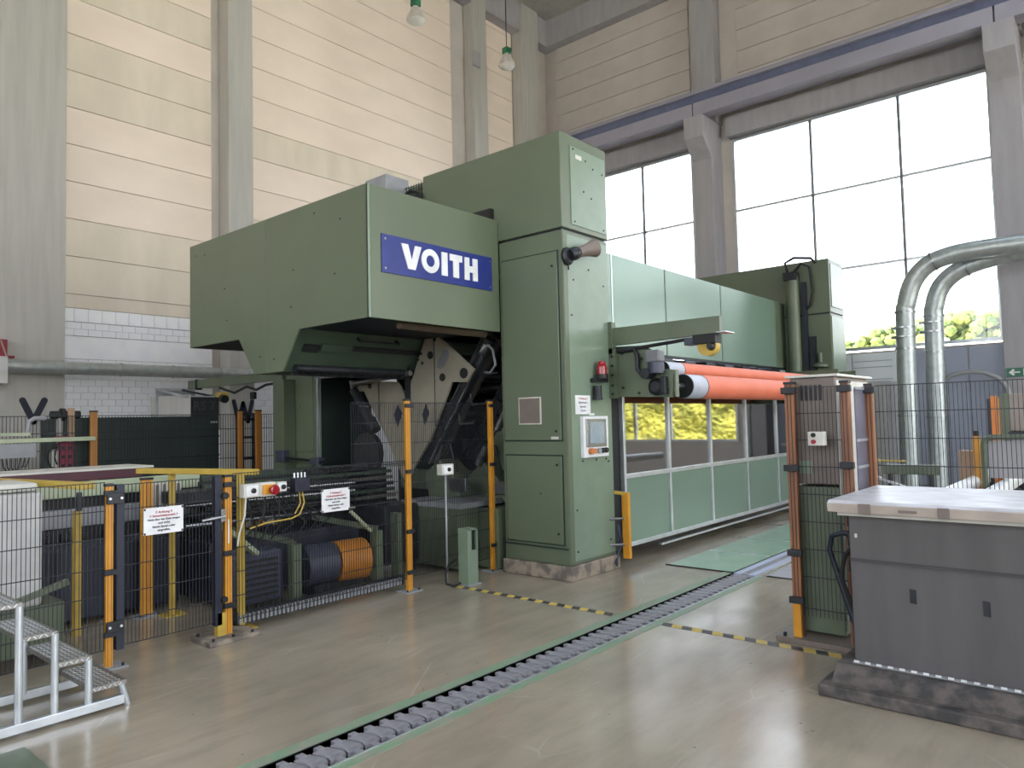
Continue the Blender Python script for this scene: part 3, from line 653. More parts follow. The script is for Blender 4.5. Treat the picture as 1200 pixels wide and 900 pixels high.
# rear side enclosure, keeps the inside dark
t = thing('inner_machine', 'dark inner machine structure visible beneath the hood', 'machine', (8.0, 9.3, 0))
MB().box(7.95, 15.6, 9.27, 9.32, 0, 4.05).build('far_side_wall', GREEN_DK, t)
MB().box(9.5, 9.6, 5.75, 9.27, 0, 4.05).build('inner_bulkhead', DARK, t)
for y, w_ in ((6.1, .22), (7.2, .16), (8.4, .22)): MB().box(8.3, 8.3+w_, y, y+w_, 0, 3.9).build('frame_post', GREEN_DK, t)
MB().box(7.9, 8.1, 5.8, 9.2, 2.6, 2.8).build('frame_beam', DARK, t)
MB().box(7.9, 8.1, 5.8, 9.2, .7, 1.0).build('frame_beam', GREEN_D, t)
for z, r_ in ((1.35, .14), (1.9, .09), (2.3, .12)): MB().cyl((9.0, 5.9, z), (9.0, 9.2, z), r_).build('roller', STEEL, t, smooth=True)

# carriage plates (beige-grey, V shaped)
def rounded(poly): return poly
t = thing('carriage_plate', 'pale angled steel plate with round holes under the blue sign', 'machine plate', (6.3, 6.5, 1.2))
pa = [(6.77, 2.89), (6.665, 2.885), (5.975, 2.375), (6.09, 2.22), (6.35, 2.235), (6.75, 1.535), (6.99, 1.26), (7.175, 1.04), (7.13, 2.02), (7.085, 2.27)]
MB().prism(pa, 'x', 6.28, 6.32).build('plate', PLATE, t, bevel=.004)
def hole(y, z, r_, ln=0, dr=(0, 1)):
    p_ = Vector((6.272, y, z)); MB().cyl(p_, p_+Vector((.012, 0, 0)), r_, n=14).build('hole', BLACK, t)
for y, z, r_ in ((6.71, 2.59, .05), (6.50, 2.30, .05), (6.13, 2.33, .065), (6.63, 2.78, .025), (6.88, 2.62, .018), (6.93, 2.55, .014), (6.86, 2.50, .02)): hole(y, z, r_)
s0, s1 = Vector((6.272, 6.42, 2.60)), Vector((6.272, 6.56, 2.47))
MB().prism([(6.40, 2.63), (6.47, 2.64), (6.56, 2.50), (6.59, 2.43), (6.53, 2.41), (6.47, 2.44), (6.38, 2.56)], 'x', 6.268, 6.281).build('slot', MOTG, t)
MB().box(6.272, 6.281, 6.635, 6.641, 1.7, 2.88).build('seam', DARK, t)
MB().prism([(6.80, 1.98), (6.87, 1.85), (6.83, 1.72), (6.75, 1.86)], 'x', 6.268, 6.281).build('dark_insert', NAVY, t)
t2 = thing('carriage_plate', 'pale tapering steel arm plate left of the one under the sign', 'machine plate', (6.3, 7.4, 1.0))
t = t2
pb = [(8.40, 2.36), (7.37, 2.29), (7.16, 2.05), (7.19, 1.03), (7.28, 1.04), (7.66, 1.65), (7.90, 1.96), (8.07, 2.20), (8.34, 2.18)]
MB().prism(pb, 'x', 6.29, 6.33).build('plate', PLATE, t, bevel=.004)
for y, z, r_ in ((8.24, 2.27, .05), (7.93, 2.26, .035)):
    MB().cyl((6.28, y, z), (6.292, y, z), r_, n=14).build('hole', BLACK, t)
MB().box(6.281, 6.29, 7.735, 7.741, 1.8, 2.3).build('seam', DARK, t)
MB().prism([(7.35, 1.98), (7.43, 1.86), (7.36, 1.70), (7.27, 1.88)], 'x', 6.278, 6.29).build('dark_insert', NAVY, t)
MB().box(6.25, 6.28, 7.09, 7.17, 1.95, 2.5).build('clamp_bar', DARK, t)
t = thing('push_cylinder', 'dark pneumatic cylinder slanting down behind the left pale arm plate', 'cylinder', (6.2, 8.1, 1.9))
MB().cyl((6.22, 8.20, 2.22), (6.22, 7.85, 1.80), .06).build('tube', DARK, t, smooth=True)
MB().cyl((6.22, 7.85, 1.80), (6.22, 7.74, 1.66), .08).build('end_cap', BLACK, t, smooth=True)
MB().cyl((6.15, 7.98, 2.0), (6.15, 7.80, 1.98), .012).build('fitting', STEEL, t)
MB().cyl((6.2, 8.2, 2.3), (6.2, 7.0, 2.38), .035).build('bracket_rod', STEEL, t, smooth=True)
t = thing('hood_crossbar', 'grey horizontal bar below the hood edge', 'bar', (6.2, 8.9, 2.4))
MB().box(6.2, 6.28, 7.3, 9.1, 2.42, 2.50).build('bar', STEEL, t)
MB().box(6.2, 6.3, 7.2, 9.24, 2.52, 2.62).build('upper_bar', DARK, t)
# diagonal linear guides
def guide(y0, z0, y1, z1, x, w, m, label):
    t = thing('linear_guide', label, 'guide rail', (x, y1, z1))
    MB().bar((x, y0, z0), (x, y1, z1), w, .10, (1, 0, 0)).build('rail', m, t, bevel=.006)
    d = Vector((0, y1-y0, z1-z0)).normalized(); n_ = Vector((0, -d.z, d.y))
    for k in (-1, 1): MB().bar(Vector((x-.06, y0, z0))+n_*k*w*.42, Vector((x-.06, y1, z1))+n_*k*w*.42, .02, .03, (1, 0, 0)).build('edge_rail', STEEL, t)
    for q in (.25, .5, .72): 
        c = Vector((x-.07, y0+(y1-y0)*q, z0+(z1-z0)*q)); MB().obox(c, (.06, w*.7, .14), (1,0,0), n_, d).build('carriage_block', BLACK, t, bevel=.006)
guide(5.98, 2.55, 6.93, 1.26, 6.45, .13, DARK, 'narrow dark diagonal guide rail along the edge of the pale plate')
guide(6.08, 2.82, 7.20, 1.28, 6.78, .25, TAUPE, 'broad taupe diagonal guide rail behind the pale plate')
guide(5.66, 2.62, 6.66, 1.24, 7.0, .28, DARK, 'broad dark diagonal guide rail next to the tall column')
t = thing('clamp_cylinder', 'polished steel cylinder slanting under the right end of the sign hood', 'cylinder', (6.6, 6.0, 2.2))
MB().cyl((6.60, 6.02, 2.72), (6.60, 6.40, 2.21), .075, n=20).build('barrel', STEEL, t, smooth=True)
MB().cyl((6.60, 5.99, 2.76), (6.60, 6.03, 2.70), .09, n=20).build('end_cap', DARK, t, smooth=True)
MB().tube([(6.55, 5.98, 2.68), (6.53, 5.88, 2.60), (6.53, 5.84, 2.42), (6.55, 5.95, 2.33), (6.56, 6.05, 2.34)], .016, 8).build('hose', GREYP, t, smooth=True)
MB().cyl((6.5, 6.1, 2.31), (6.5, 5.78, 2.32), .012).build('pin', STEEL, t)
for y, z in ((6.02, 1.95), (6.23, 1.72)):
    MB().tube([(6.45, y+.17, z+.13), (6.37, y+.07, z), (6.37, y-.15, z+.01), (6.37, y-.17, z+.04)], .014, 8).build('handle', STEEL, t, smooth=True)
# cutting heads near the floor
def head(y, z, x, lab):
    t = thing('knife_unit', lab, 'machine head', (x, y, z))
    MB().prism([(y-.34, z-.22), (y+.2, z-.34), (y+.34, z+.05), (y+.05, z+.26), (y-.2, z+.06)], 'x', x, x+.35).build('body', GREEN_D, t, bevel=.02)
    MB().cyl((x-.05, y-.28, z-.05), (x, y-.28, z-.05), .07).build('disc', BLACK, t, smooth=True)
    MB().box(x-.06, x, y-.48, y-.18, z-.13, z+.03).build('fitting', STEEL, t, bevel=.01)
    MB().cyl((x-.02, y+.1, z+.22), (x-.02, y-.05, z+.46), .05).build('actuator', STEEL, t, smooth=True)
    MB().tube([(x-.03, y+.1, z+.4), (x-.05, y-.05, z+.55), (x-.03, y-.2, z+.45), (x, y-.28, z+.1)], .018, 6).build('hose', BLACK, t)
head(6.78, 1.02, 6.5, 'dark green knife head low behind the tall fence post')
head(6.25, .98, 6.75, 'dark green knife head low beside the tall column')
head(6.10, 1.42, 6.95, 'dark green knife head above the one beside the tall column')
t = thing('machine_pedestal', 'green machine base block low behind the fence beside the tall column', 'machine', (6.1, 6.1, 0))
MB().box(6.05, 6.40, 6.05, 6.9, .04, .74).build('base_block', GREEN, t, bevel=.01)
MB().box(6.41, 7.9, 5.75, 7.3, .02, .72).build('base_block', GREEN_D, t, bevel=.01)
MB().box(6.02, 7.0, 5.98, 7.0, .74, .80).build('base_top', GREYP, t)
MB().box(5.5, 6.03, 6.7, 7.5, .10, .78).build('dark_housing', DARK, t, bevel=.02)
MB().box(5.35, 5.42, 6.3, 6.42, 0, .75).build('stand_leg', GREEN_D, t)

# rolls, bracket, hoist arm -------------------------------------------------
t = thing('roll_bracket', 'dark green side plate with gear motor that carries the orange rolls', 'bracket', (7.33, 4.72, 2.0))
MB().prism([(4.72, 2.0), (3.93, 1.965), (3.90, 2.27), (4.10, 2.30), (4.10, 2.47), (4.24, 2.56), (4.72, 2.58)], 'x', 7.33, 7.37).build('plate', GREEN_D, t, bevel=.003)
MB().box(7.27, 7.33, 4.62, 4.71, 1.98, 2.57).build('angle', GREEN_D, t)
for z in (2.03, 2.13, 2.25, 2.36, 2.47): bolt(t, (7.27, 4.665, z), (-1, 0, 0), .014, .015)
for y, z in ((4.56, 2.5), (4.56, 2.1), (4.35, 2.03), (4.2, 2.50), (4.3, 2.42), (3.98, 2.05)): bolt(t, (7.33, y, z), (-1, 0, 0), .016, .015)
MB().tube([(7.29, 4.6, 2.53), (7.29, 4.38, 2.54), (7.28, 4.33, 2.45), (7.28, 4.33, 2.3), (7.27, 4.26, 2.22), (7.26, 4.15, 2.24)], .028, 8).build('hose', DARK, t, smooth=True)
gm = MB().box(7.18, 7.32, 4.0, 4.18, 2.36, 2.50).build('gear_motor', MOTG, t, bevel=.02)
MB().cyl((7.26, 4.08, 2.36), (7.26, 4.08, 2.24), .09).build('motor_body', BLUEP, gm, smooth=True)
MB().cyl((7.16, 4.18, 2.24), (7.34, 4.18, 2.24), .06).build('sprocket', DARK, gm, smooth=True)
bh = MB().lathe([(.10, 0), (.10, .05), (.06, .08)], (7.33, 4.10, 2.09), 16, (-1, 0, 0)).build('bearing_housing', DARK, t, smooth=True)
MB().box(7.24, 7.33, 3.97, 4.03, 2.0, 2.2).build('bearing_cap', DARK, bh, bevel=.01)
MB().box(7.33, 7.40, 3.88, 3.90, 1.97, 2.27).build('flange_plate', GREEN, t)
def roll(name, label, y, z, r_, x0, xg, x1, parts2):
    t = thing(name, label, 'roll', (x0, y, z), 'orange covered rolls')
    MB().cyl((x0, y, z), (xg, y, z), r_*.985, n=32).build('grey_end_sleeve', SLEEVE, t, smooth=True)
    MB().cyl((xg+.012, y, z), (x1, y, z), r_, n=40).build('orange_cover', ORANGE, t, smooth=True)
    MB().cyl((xg, y, z), (xg+.012, y, z), r_*1.005, n=32).build('edge_ring', DARK, t, smooth=True)
    MB().cyl((x0-.01, y, z), (x0+.002, y, z), r_*.95, n=32).build('end_disc', BLACK, t, smooth=True)
    MB().cyl((x0-.3, y, z), (x0, y, z), r_*.28, n=16).build('shaft', STEEL, t, smooth=True)
roll('covered_roll', 'nearer, lower orange covered roll with a black end disc', 4.02, 2.10, .145, 7.76, 8.14, 13.2, 0)
roll('covered_roll', 'thinner upper orange roll behind the lower one', 4.42, 2.335, .10, 8.02, 8.42, 14.0, 0)
MB().box(13.2, 13.25, 3.9, 4.72, 1.95, 2.5).build('end_plate', GREEN_D, t)
t = thing('roll_end_bracket', 'green far bracket at the other end of the orange rolls', 'bracket', (14.1, 4.0, 2.0))
MB().box(14.05, 14.1, 3.85, 4.72, 1.95, 2.5).build('plate', GREEN_D, t)
MB().box(14.1, 15.64, 4.6, 4.72, 2.1, 2.35).build('carrier_beam', GREEN_D, t)
t = thing('hoist_arm', 'green swing arm sticking out of the tall column with a yellow hoist', 'hoist', (7.33, 4.72, 2.6))
MB().prism([(4.72, 2.60), (3.33, 2.625), (3.33, 2.81), (4.72, 2.81)], 'x', 7.30, 7.36).build('arm_beam', GREEN_D, t, bevel=.004)
MB().box(7.27, 7.36, 4.66, 4.72, 2.50, 2.88).build('hinge_plate', GREEN_D, t)
MB().cyl((7.24, 4.74, 2.46), (7.24, 4.74, 2.93), .025).build('hinge_pin', BLACK, t, smooth=True)
MB().tube([(7.31, 4.7, 2.57), (7.30, 4.3, 2.55), (7.30, 3.9, 2.575), (7.30, 3.72, 2.59)], .02, 8).build('cable', BLACK, t, smooth=True)
ht = MB().box(7.24, 7.4, 3.36, 3.62, 2.52, 2.625).build('trolley', BLACK, t, bevel=.006)
MB().box(7.24, 7.38, 3.60, 3.72, 2.52, 2.60).build('junction_box', BLUEP, ht, bevel=.005)
MB().cyl((7.27, 3.47, 2.50), (7.37, 3.47, 2.50), .11, n=20).build('hoist_drum', YEL2, t, smooth=True)
MB().lathe([(.05, 0), (.03, .05)], (7.27, 3.42, 2.49), 14, (-1, 0, 0)).build('drum_cover', DARK, t, smooth=True)
MB().box(7.2, 7.42, 3.22, 3.33, 2.62, 2.63).build('end_stop', STEEL, t)
# inner machinery seen between the cladding and the rolls
t = thing('knife_carriage', 'dark row of knife carriages just under the side cladding', 'machine', (9.5, 5.7, 2.5))
MB().box(8.0, 15.5, 5.75, 6.0, 2.5, 2.68).build('carriage_rail', DARK, t)
for i in range(9):
    x = 8.6+i*.75
    MB().box(x, x+.35, 5.55, 5.75, 2.34, 2.66).build('carriage', BLUEP if i % 2 else DARK, t, bevel=.02)
    MB().cyl((x+.17, 5.5, 2.5), (x+.17, 5.56, 2.5), .08).build('knob', GREYP, t, smooth=True)

# glazed enclosure ------------------------------------------------------------
t = thing('glazed_guard', 'long aluminium framed guard with glass panes above green panels', 'guard', (7.62, 4.8, .15))
EY = 4.80; gx = [7.66, 8.79, 10.04, 11.32, 12.62, 13.9, 15.2]
ztop, zmid, zbot = 2.3, 1.035, .18
for i, x in enumerate(gx): MB().box(x-.025, x+.025, EY-.03, EY+.03, zbot, ztop).build('frame_post', ALU, t, bevel=.004)
for i in range(6):
    a, b = gx[i]+.025, gx[i+1]-.025
    MB().box(a, b, EY-.028, EY+.028, zmid-.03, zmid+.025).build('middle_rail', ALU, t, bevel=.003)
    MB().box(a, b, EY-.028, EY+.028, zbot, zbot+.05).build('bottom_rail', ALU, t, bevel=.003)
    MB().box(a, b, EY-.028, EY+.028, ztop-.04, ztop).build('top_rail', ALU, t)
    MB().box(a, b, EY-.004, EY+.004, zmid+.025, ztop-.04).build('glass_pane', EGLASS, t)
    MB().box(a, b, EY-.008, EY+.008, zbot+.05, zmid-.03).build('green_panel', GREEN_CLAD, t)
MB().box(8.45, 15.2, EY-.05, EY-.01, .10, .125).build('foot_rail', ALU, t)
MB().box(7.37, 7.63, 4.83, 4.87, .15, 2.5).build('black_gap_panel', BLACK, t)
# machinery behind the glass
t = thing('winder_rollers', 'grey rollers and drives seen through the glass guard', 'machine', (8, 6, 0))
for i, (y, z, r_, m_) in enumerate(((6.2, .75, .30, STEEL), (5.7, 1.35, .10, GALV), (6.0, 1.75, .12, GREYP), (6.6, 1.5, .22, STEEL))):
    MB().cyl((7.7, y, z), (15.3, y, z), r_, n=24).build('roller', m_, t, smooth=True)
MB().box(7.9, 15.3, 5.3, 5.5, .1, .6).build('bed', GREEN_D, t)
for i in range(9):
    x = 8.1+i*.8
    MB().box(x, x+.14, 5.3, 6.4, .6, 2.3).build('side_arm', (GREYP, YEL2, DARK)[i % 3], t, bevel=.02)
    MB().box(x+.25, x+.55, 5.2, 5.5, 1.15, 1.45).build('drive_block', (DARK, BLUEP, GREYP)[i % 3], t, bevel=.03)
    MB().tube([(x+.3, 5.2, 2.2), (x+.45, 5.1, 1.7), (x+.6, 5.15, 1.3)], .02, 6).build('hose', BLACK, t)

# yellow corner guard
t = thing('corner_guard', 'yellow angle guard standing at the foot of the tall column', 'guard', (7.4, 4.6, 0))
MB().obox((7.35, 4.585, .5), (.055, .085, .76), (1, 0, 0), (0, 1, 0), (0, 0, 1)).build('upright', YEL, t, bevel=.003)
MB().bar((7.35, 4.60, .865), (7.31, 4.79, .885), .06, .035).build('top_flange', YEL2, t, bevel=.003)
for z in (.28, .58): MB().cyl((7.34, 4.6, z), (7.2, 4.72, z), .014).build('bolt_rod', STEEL, t, smooth=True)
MB().tube([(7.3, 4.68, .5), (7.36, 4.66, .3), (7.3, 4.7, .12), (7.2, 4.64, .06)], .018, 8).build('hose', BLUEP, t, smooth=True)

# ================================================================== FENCES
def mesh_panel(parent, p0, p1, z0, z1, zh, pitch=.0275, w=.0042, name='wire_mesh', m=None):
    p0 = Vector((p0[0], p0[1], 0)); p1 = Vector((p1[0], p1[1], 0)); d = p1-p0; L = d.length; d.normalize(); s = Vector((-d.y, d.x, 0))
    n = max(1, int(L/pitch)); mb = MB()
    for i in range(n+1):
        c = p0+d*(i*L/n)
        vs = []
        for z in (z0, z1):
            for a, b in ((-1,-1),(1,-1),(1,1),(-1,1)): vs.append(c+d*a*w/2+s*b*w/2+Vector((0, 0, z)))
        mb.add(vs, [(0,1,5,4),(1,2,6,5),(2,3,7,6),(3,0,4,7)])
    for z in zh: mb.bar(p0+Vector((0, 0, z))-s*w*1.4, p1+Vector((0, 0, z))-s*w*1.4, w*1.5, w*1.6)
    return mb.build(name, m or FENCE, parent, kind='stuff')
def fpost(parent, x, y, z1, m=YEL, w=.06, clamps=(), plate=True, z0=0, name='post'):
    o = MB().box(x-w/2, x+w/2, y-.022, y+.022, z0, z1).build(name, m, parent, bevel=.003)
    MB().box(x-w/2-.004, x+w/2+.004, y-.026, y+.026, z1, z1+.02).build('cap', DARK, o)
    for k in (-.012, .012): MB().box(x+k-.002, x+k+.002, y-.0245, y-.022, z0, z1).build('groove', BROWN, o)
    for z in clamps: MB().box(x-w/2-.02, x+w/2+.02, y-.05, y-.02, z-.02, z+.02).build('clamp', DARK, o, bevel=.003)
    if plate:
        f = MB().box(x-.11, x+.11, y-.09, y+.09, .0, .012).build('base_plate', GREYP, parent, bevel=.002)
        for a in (-.08, .08): bolt(f, (x+a, y-.06, .012), (0, 0, 1), .01, .02)
    return o
FY = 5.85
HZ = [1.96, 1.755, 1.54, 1.33, 1.12, .91, .70, .49, .28, .15]
t = thing('safety_fence', 'tall wire fence section between the two yellow posts in front of the knife heads', 'fence', (5.11, FY, 0))
fpost(t, 5.12, FY, 1.98, clamps=(1.93, 1.24, .62, .2)); fpost(t, 6.40, FY-.02, 1.98, clamps=(1.93, 1.24, .3))
mesh_panel(t, (5.16, FY), (6.36, FY), .16, 1.96, HZ)
t = thing('safety_fence', 'tall short wire fence piece rising left of the yellow post', 'fence', (4.41, FY, 0))
mesh_panel(t, (4.41, FY+.01), (5.08, FY+.01), 1.3, 1.96, [1.96, 1.755, 1.555, 1.33])
t = thing('safety_fence', 'low wire fence hung with the right paper notice and white switch boxes', 'fence', (3.14, FY, 0))
mesh_panel(t, (3.17, FY), (5.08, FY), .13, 1.355, [1.355, 1.15, .95, .73, .53, .33, .135])
fpost(t, 3.12, FY, 1.33, clamps=(1.27, .70, .27), plate=False)
MB().box(3.02, 3.09, FY-.03, FY+.03, 0, .22).build('foot_block', YEL2, t)
f = MB().box(2.88, 3.34, 5.68, 6.02, 0, .035).build('floor_plate', GRIME, t, bevel=.006)
for a, b in ((2.93, 5.72), (3.27, 5.72), (2.93, 5.97), (3.1, 5.72)): bolt(f, (a, b, .035), (0, 0, 1), .012, .02)
MB().box(3.115, 3.125, FY-.0265, FY-.0225, .78, .98).build('reflector', WHITE, t)
t = thing('safety_fence', 'low wire fence at the left edge behind the aluminium steps', 'fence', (1.2, FY, 0))
mesh_panel(t, (.6, FY), (2.16, FY), .13, 1.36, [1.36, 1.15, .95, .73, .53, .33, .135])
fpost(t, 2.19, FY, 1.33, clamps=(1.28, .70, .25), w=.05)
# gate
t = thing('fence_gate', 'low wire mesh gate in navy frame hung with the left paper notice', 'gate', (2.25, FY, .1))
MB().box(2.235, 2.29, FY-.03, FY+.03, .12, 1.34).build('hinge_stile', NAVY, t, bevel=.003)
MB().box(3.00, 3.06, FY-.03, FY+.03, .12, 1.345).build('lock_stile', NAVY, t, bevel=.003)
mesh_panel(t, (2.3, FY), (2.99, FY), .14, 1.335, [1.335, 1.15, .95, .73, .53, .33, .145])
for z in (1.24, .30):
    hg = MB().box(2.16, 2.28, FY-.055, FY-.03, z-.04, z+.04).build('hinge', DARK, t, bevel=.004)
    for a in (2.18, 2.26): bolt(hg, (a, FY-.055, z), (0, -1, 0), .010, .006, ALU)
MB().cyl((3.08, FY-.03, 1.18), (3.08, FY-.06, 1.18), .028).build('lock_knob', BLACK, t, smooth=True)
MB().cyl((3.07, FY-.03, .33), (3.07, FY-.06, .33), .025).build('lock_knob', BLACK, t, smooth=True)
hd = MB().tube([(3.06, FY-.03, 1.015), (3.06, FY-.08, 1.015), (2.86, FY-.085, 1.0)], .012, 8).build('handle', STEEL, t, smooth=True)
MB().box(3.04, 3.08, FY-.05, FY-.03, .97, 1.07).build('handle_rose', STEEL, hd)

# back fence
t = thing('safety_fence', 'tall wire fence far behind in front of the dark container', 'fence', (3.9, 11, 0))
mesh_panel(t, (1.2, 11), (7.45, 11), .1, 1.95, [1.95, 1.72, 1.49, 1.26, 1.03, .8, .57, .34, .12], pitch=.042, w=.006)
for x, w_ in ((3.91, .09), (6.08, .07), (6.40, .10), (7.46, .08)): fpost(t, x, 10.98, 2.0, m=YELB, w=w_, plate=False)
# right fence
t = thing('safety_fence', 'narrow tall wire fence section with brown post left of the grey bench', 'fence', (5.77, 2.1, 0))
def fpost_y(parent, x, y, z1, m, w=.06, clamps=()):
    o = MB().box(x-.03, x+.03, y-w/2, y+w/2, 0, z1).build('post', m, parent, bevel=.003)
    for k in (-.013, .013): MB().box(x-.033, x-.03, y+k-.0025, y+k+.0025, 0.05, z1).build('groove', DARK, o)
    MB().box(x-.035, x+.035, y-w/2-.004, y+w/2+.004, z1, z1+.02).build('cap', DARK, o)
    for z in clamps: MB().box(x-.07, x-.03, y-w/2-.025, y+w/2+.015, z-.025, z+.025).build('clamp', DARK, o, bevel=.004)
    return o
fpost_y(t, 5.77, 2.07, 1.98, BROWN, .07, (1.93, 1.33, .68, .32))
MB().box(5.72, 5.738, 2.04, 2.10, 0.02, .30).build('bare_foot', YEL, t)
fpost_y(t, 5.77, 1.66, 1.97, BROWN, .06, (1.93, 1.36))
mesh_panel(t, (5.77, 2.03), (5.77, 1.70), .20, 1.95, [1.95, 1.75, 1.545, 1.34, 1.13, .92, .71, .50, .26])
MB().box(5.66, 5.95, 1.45, 2.22, 0, .04).build('floor_sill', BRNCOV, t, bevel=.005)
bolt(t, (5.70, 2.16, .04), (0, 0, 1), .014, .03)
t = thing('safety_fence', 'long tall wire fence behind the grey bench', 'fence', (6.1, 1.55, 0))
fpost_y(t, 6.10, 1.58, 1.95, BROWN, .055, (1.92,))
mesh_panel(t, (6.10, 1.54), (6.10, -1.2), .2, 1.95, [1.95, 1.75, 1.545, 1.34, 1.13, .92, .71, .50, .26])
fpost_y(t, 6.10, -1.2, 1.95, BROWN, .055)
t = thing('clear_panel', 'narrow grey see-through panel between the two brown fence posts', 'panel', (5.95, 1.6, 0))
MB().box(5.82, 6.07, 1.605, 1.615, .3, 1.93).build('pane', mat('smoked_sheet', (116, 116, 132), .25, spec=.6), t)
for z in (1.93, 1.54, 1.34, .95, .3): MB().box(5.80, 6.07, 1.595, 1.605, z-.01, z+.01).build('cross_bar', GREYP, t)

# notices on the fences
def notice(x, z, w, h, lab):
    o = MB().box(x-w/2, x+w/2, FY-.035, FY-.028, z-h/2, z+h/2).build('paper_notice', PAPER, None); tag(o, lab, 'notice')
    rows = [('!! Achtung !!', RED_T, .026), ('!! Sicherheitsbereich !!', RED_T, .024), ('Nicht über den Zaun steigen', BLK_T, .0215), ('und nicht', BLK_T, .024), ('hinein fassen oder', BLK_T, .024), ('eingreifen.', BLK_T, .024)]
    for i, (s_, m_, sz) in enumerate(rows): text(s_, o, m_, sz, (x, FY-.0365, z+h*.32-i*h*.135), (1, 0, 0), (0, 0, 1), thick=.0005, bold=.0006)
    for a in (-1, 1):
        for b in (-1, 1): MB().box(x+a*(w/2-.008)-.006, x+a*(w/2-.008)+.006, FY-.038, FY-.035, z+b*(h/2-.01)-.008, z+b*(h/2-.01)+.008).build('cable_tie', BLACK, o)
notice(2.58, 1.037, .305, .205, 'white paper notice tied to the navy framed gate')
notice(4.19, 1.037, .315, .213, 'white paper notice tied to the low fence right of the black junction box')
# switch boxes
def sbox(x, z, w, h, lab, kind):
    t = thing('switch_box', lab, 'switch', (x, FY-.08, z-h/2))
    b = MB().box(x-w/2, x+w/2, FY-.11, FY-.03, z-h/2, z+h/2).build('housing', GREY_BOX, t, bevel=.006)
    MB().box(x-w*.36, x+w*.36, FY-.116, FY-.11, z-h*.38, z+h*.38).build('cover', WHITE, t, bevel=.003)
    if kind == 'stop':
        MB().box(x-w*.38, x+w*.42, FY-.125, FY-.116, z-h*.36, z+h*.36).build('yellow_plate', YEL, t, bevel=.003)
        MB().lathe([(.03, 0), (.03, .03), (.042, .035), (.042, .055), (.03, .06)], (x+.03, FY-.125, z-.005), 16, (0, -1, 0)).build('stop_button', RED, t, smooth=True)
    else:
        MB().lathe([(.022, 0), (.022, .012), (.014, .014), (.014, .024)], (x+.01, FY-.116, z), 12, (0, -1, 0)).build('key_switch', DARK, t, smooth=True)
    return t
t = sbox(3.285, 1.205, .15, .115, 'leftmost white switch box with key switch on the low fence', 'key')
MB().tube([(3.25, FY-.07, 1.15), (3.24, FY-.07, 1.0), (3.2, FY-.05, .85), (3.19, FY-.04, .75)], .008, 6).build('cable', GREY_BOX, t)
t = sbox(3.435, 1.205, .15, .12, 'white switch box with red emergency stop on a yellow plate', 'stop')
MB().tube([(3.43, FY-.07, 1.15), (3.42, FY-.07, 1.0), (3.36, FY-.05, .9), (3.35, FY-.04, .8)], .008, 6).build('cable', BLACK, t)
t = sbox(3.57, 1.215, .10, .085, 'small white switch box right of the red emergency stop', 'key')
MB().tube([(3.57, FY-.07, 1.17), (3.57, FY-.06, .95)], .008, 6).build('cable', BLACK, t)
t = thing('junction_box', 'black junction box with yellow cables on the low fence', 'junction box', (3.76, FY-.07, 1.16))
MB().box(3.70, 3.85, FY-.12, FY-.03, 1.155, 1.28).build('housing', NAVY, t, bevel=.006)
for i in range(4): MB().cyl((3.72+i*.036, FY-.07, 1.28), (3.72+i*.036, FY-.07, 1.325), .009, n=8).build('cable_gland', ALU, t)
MB().tube([(3.80, FY-.07, 1.155), (3.82, FY-.07, 1.05), (3.78, FY-.06, .95), (3.70, FY-.05, .92), (3.45, FY-.045, .91), (3.3, FY-.045, .88)], .007, 6).build('yellow_cable', YEL2, t, smooth=True)
MB().tube([(3.77, FY-.07, 1.155), (3.78, FY-.07, 1.05), (3.73, FY-.06, .96)], .006, 6).build('yellow_cable', YEL2, t, smooth=True)
t = sbox(5.60, 1.232, .18, .118, 'white box with black button on a thin stand behind the tall fence', 'key')
MB().cyl((5.60, FY-.07, 0), (5.60, FY-.07, 1.17), .012, n=8).build('stand', GREYP, t, smooth=True)
t = thing('switch_box', 'grey two button box hanging on the fence left of the bench', 'switch', (5.7, 1.9, 1.4))
MB().box(5.68, 5.75, 1.80, 1.92, 1.505, 1.61).build('housing', GREY_BOX, t, bevel=.006)
for z, m_ in ((1.585, BLACK), (1.535, RED)): MB().cyl((5.68, 1.875, z), (5.665, 1.875, z), .017).build('button', m_, t, smooth=True)

# ================================================================== LEFT SIDE
def handrail(name, label, p0, p1, z, posts, m=YEL2):
    t = thing(name, label, 'handrail', (p0[0], p0[1], z))
    MB().bar((p0[0], p0[1], z), (p1[0], p1[1], z), .09, .05).build('top_rail', m, t, bevel=.004)
    for x, y in posts:
        q = MB().box(x-.025, x+.025, y-.025, y+.025, 0, z-.02).build('post', m, t, bevel=.003)
        MB().box(x-.1, x+.1, y-.1, y+.1, 0, .012).build('foot_plate', m, q)
handrail('handrail', 'ochre handrail above the low fence at the left edge', (2.10, 5.98), (1.83, 7.7), 1.335, ((1.95, 7.6),))
handrail('handrail', 'ochre handrail running back from the gate post', (3.47, 6.0), (3.05, 7.4), 1.345, ((3.335, 6.02), (3.18, 7.0)))
t = thing('yellow_post', 'yellow fence post standing behind the middle of the gate', 'post', (3.01, 7.15, 0))
fpost(t, 3.01, 7.15, 1.27, w=.10)
t = thing('yellow_post', 'short ochre post behind the low fence left of the gate', 'post', (2.36, 6.98, 0))
MB().box(2.33, 2.385, 6.95, 7.01, 0, 1.06).build('tube', YEL2, t, bevel=.003)
MB().box(2.34, 2.38, 6.93, 6.95, 1.06, 1.22).build('sensor', DARK, t)
t = thing('white_cabinet', 'pale grey cabinet with rounded top behind the fence at the left edge', 'cabinet', (1.2, 6.3, 0))
MB().box(.6, 1.90, 6.3, 6.9, .45, 1.30).build('body', WHCAB, t, bevel=.03)
MB().box(.6, 1.86, 6.28, 6.9, 1.305, 1.37).build('lid', GREY_BOX, t, bevel=.025)
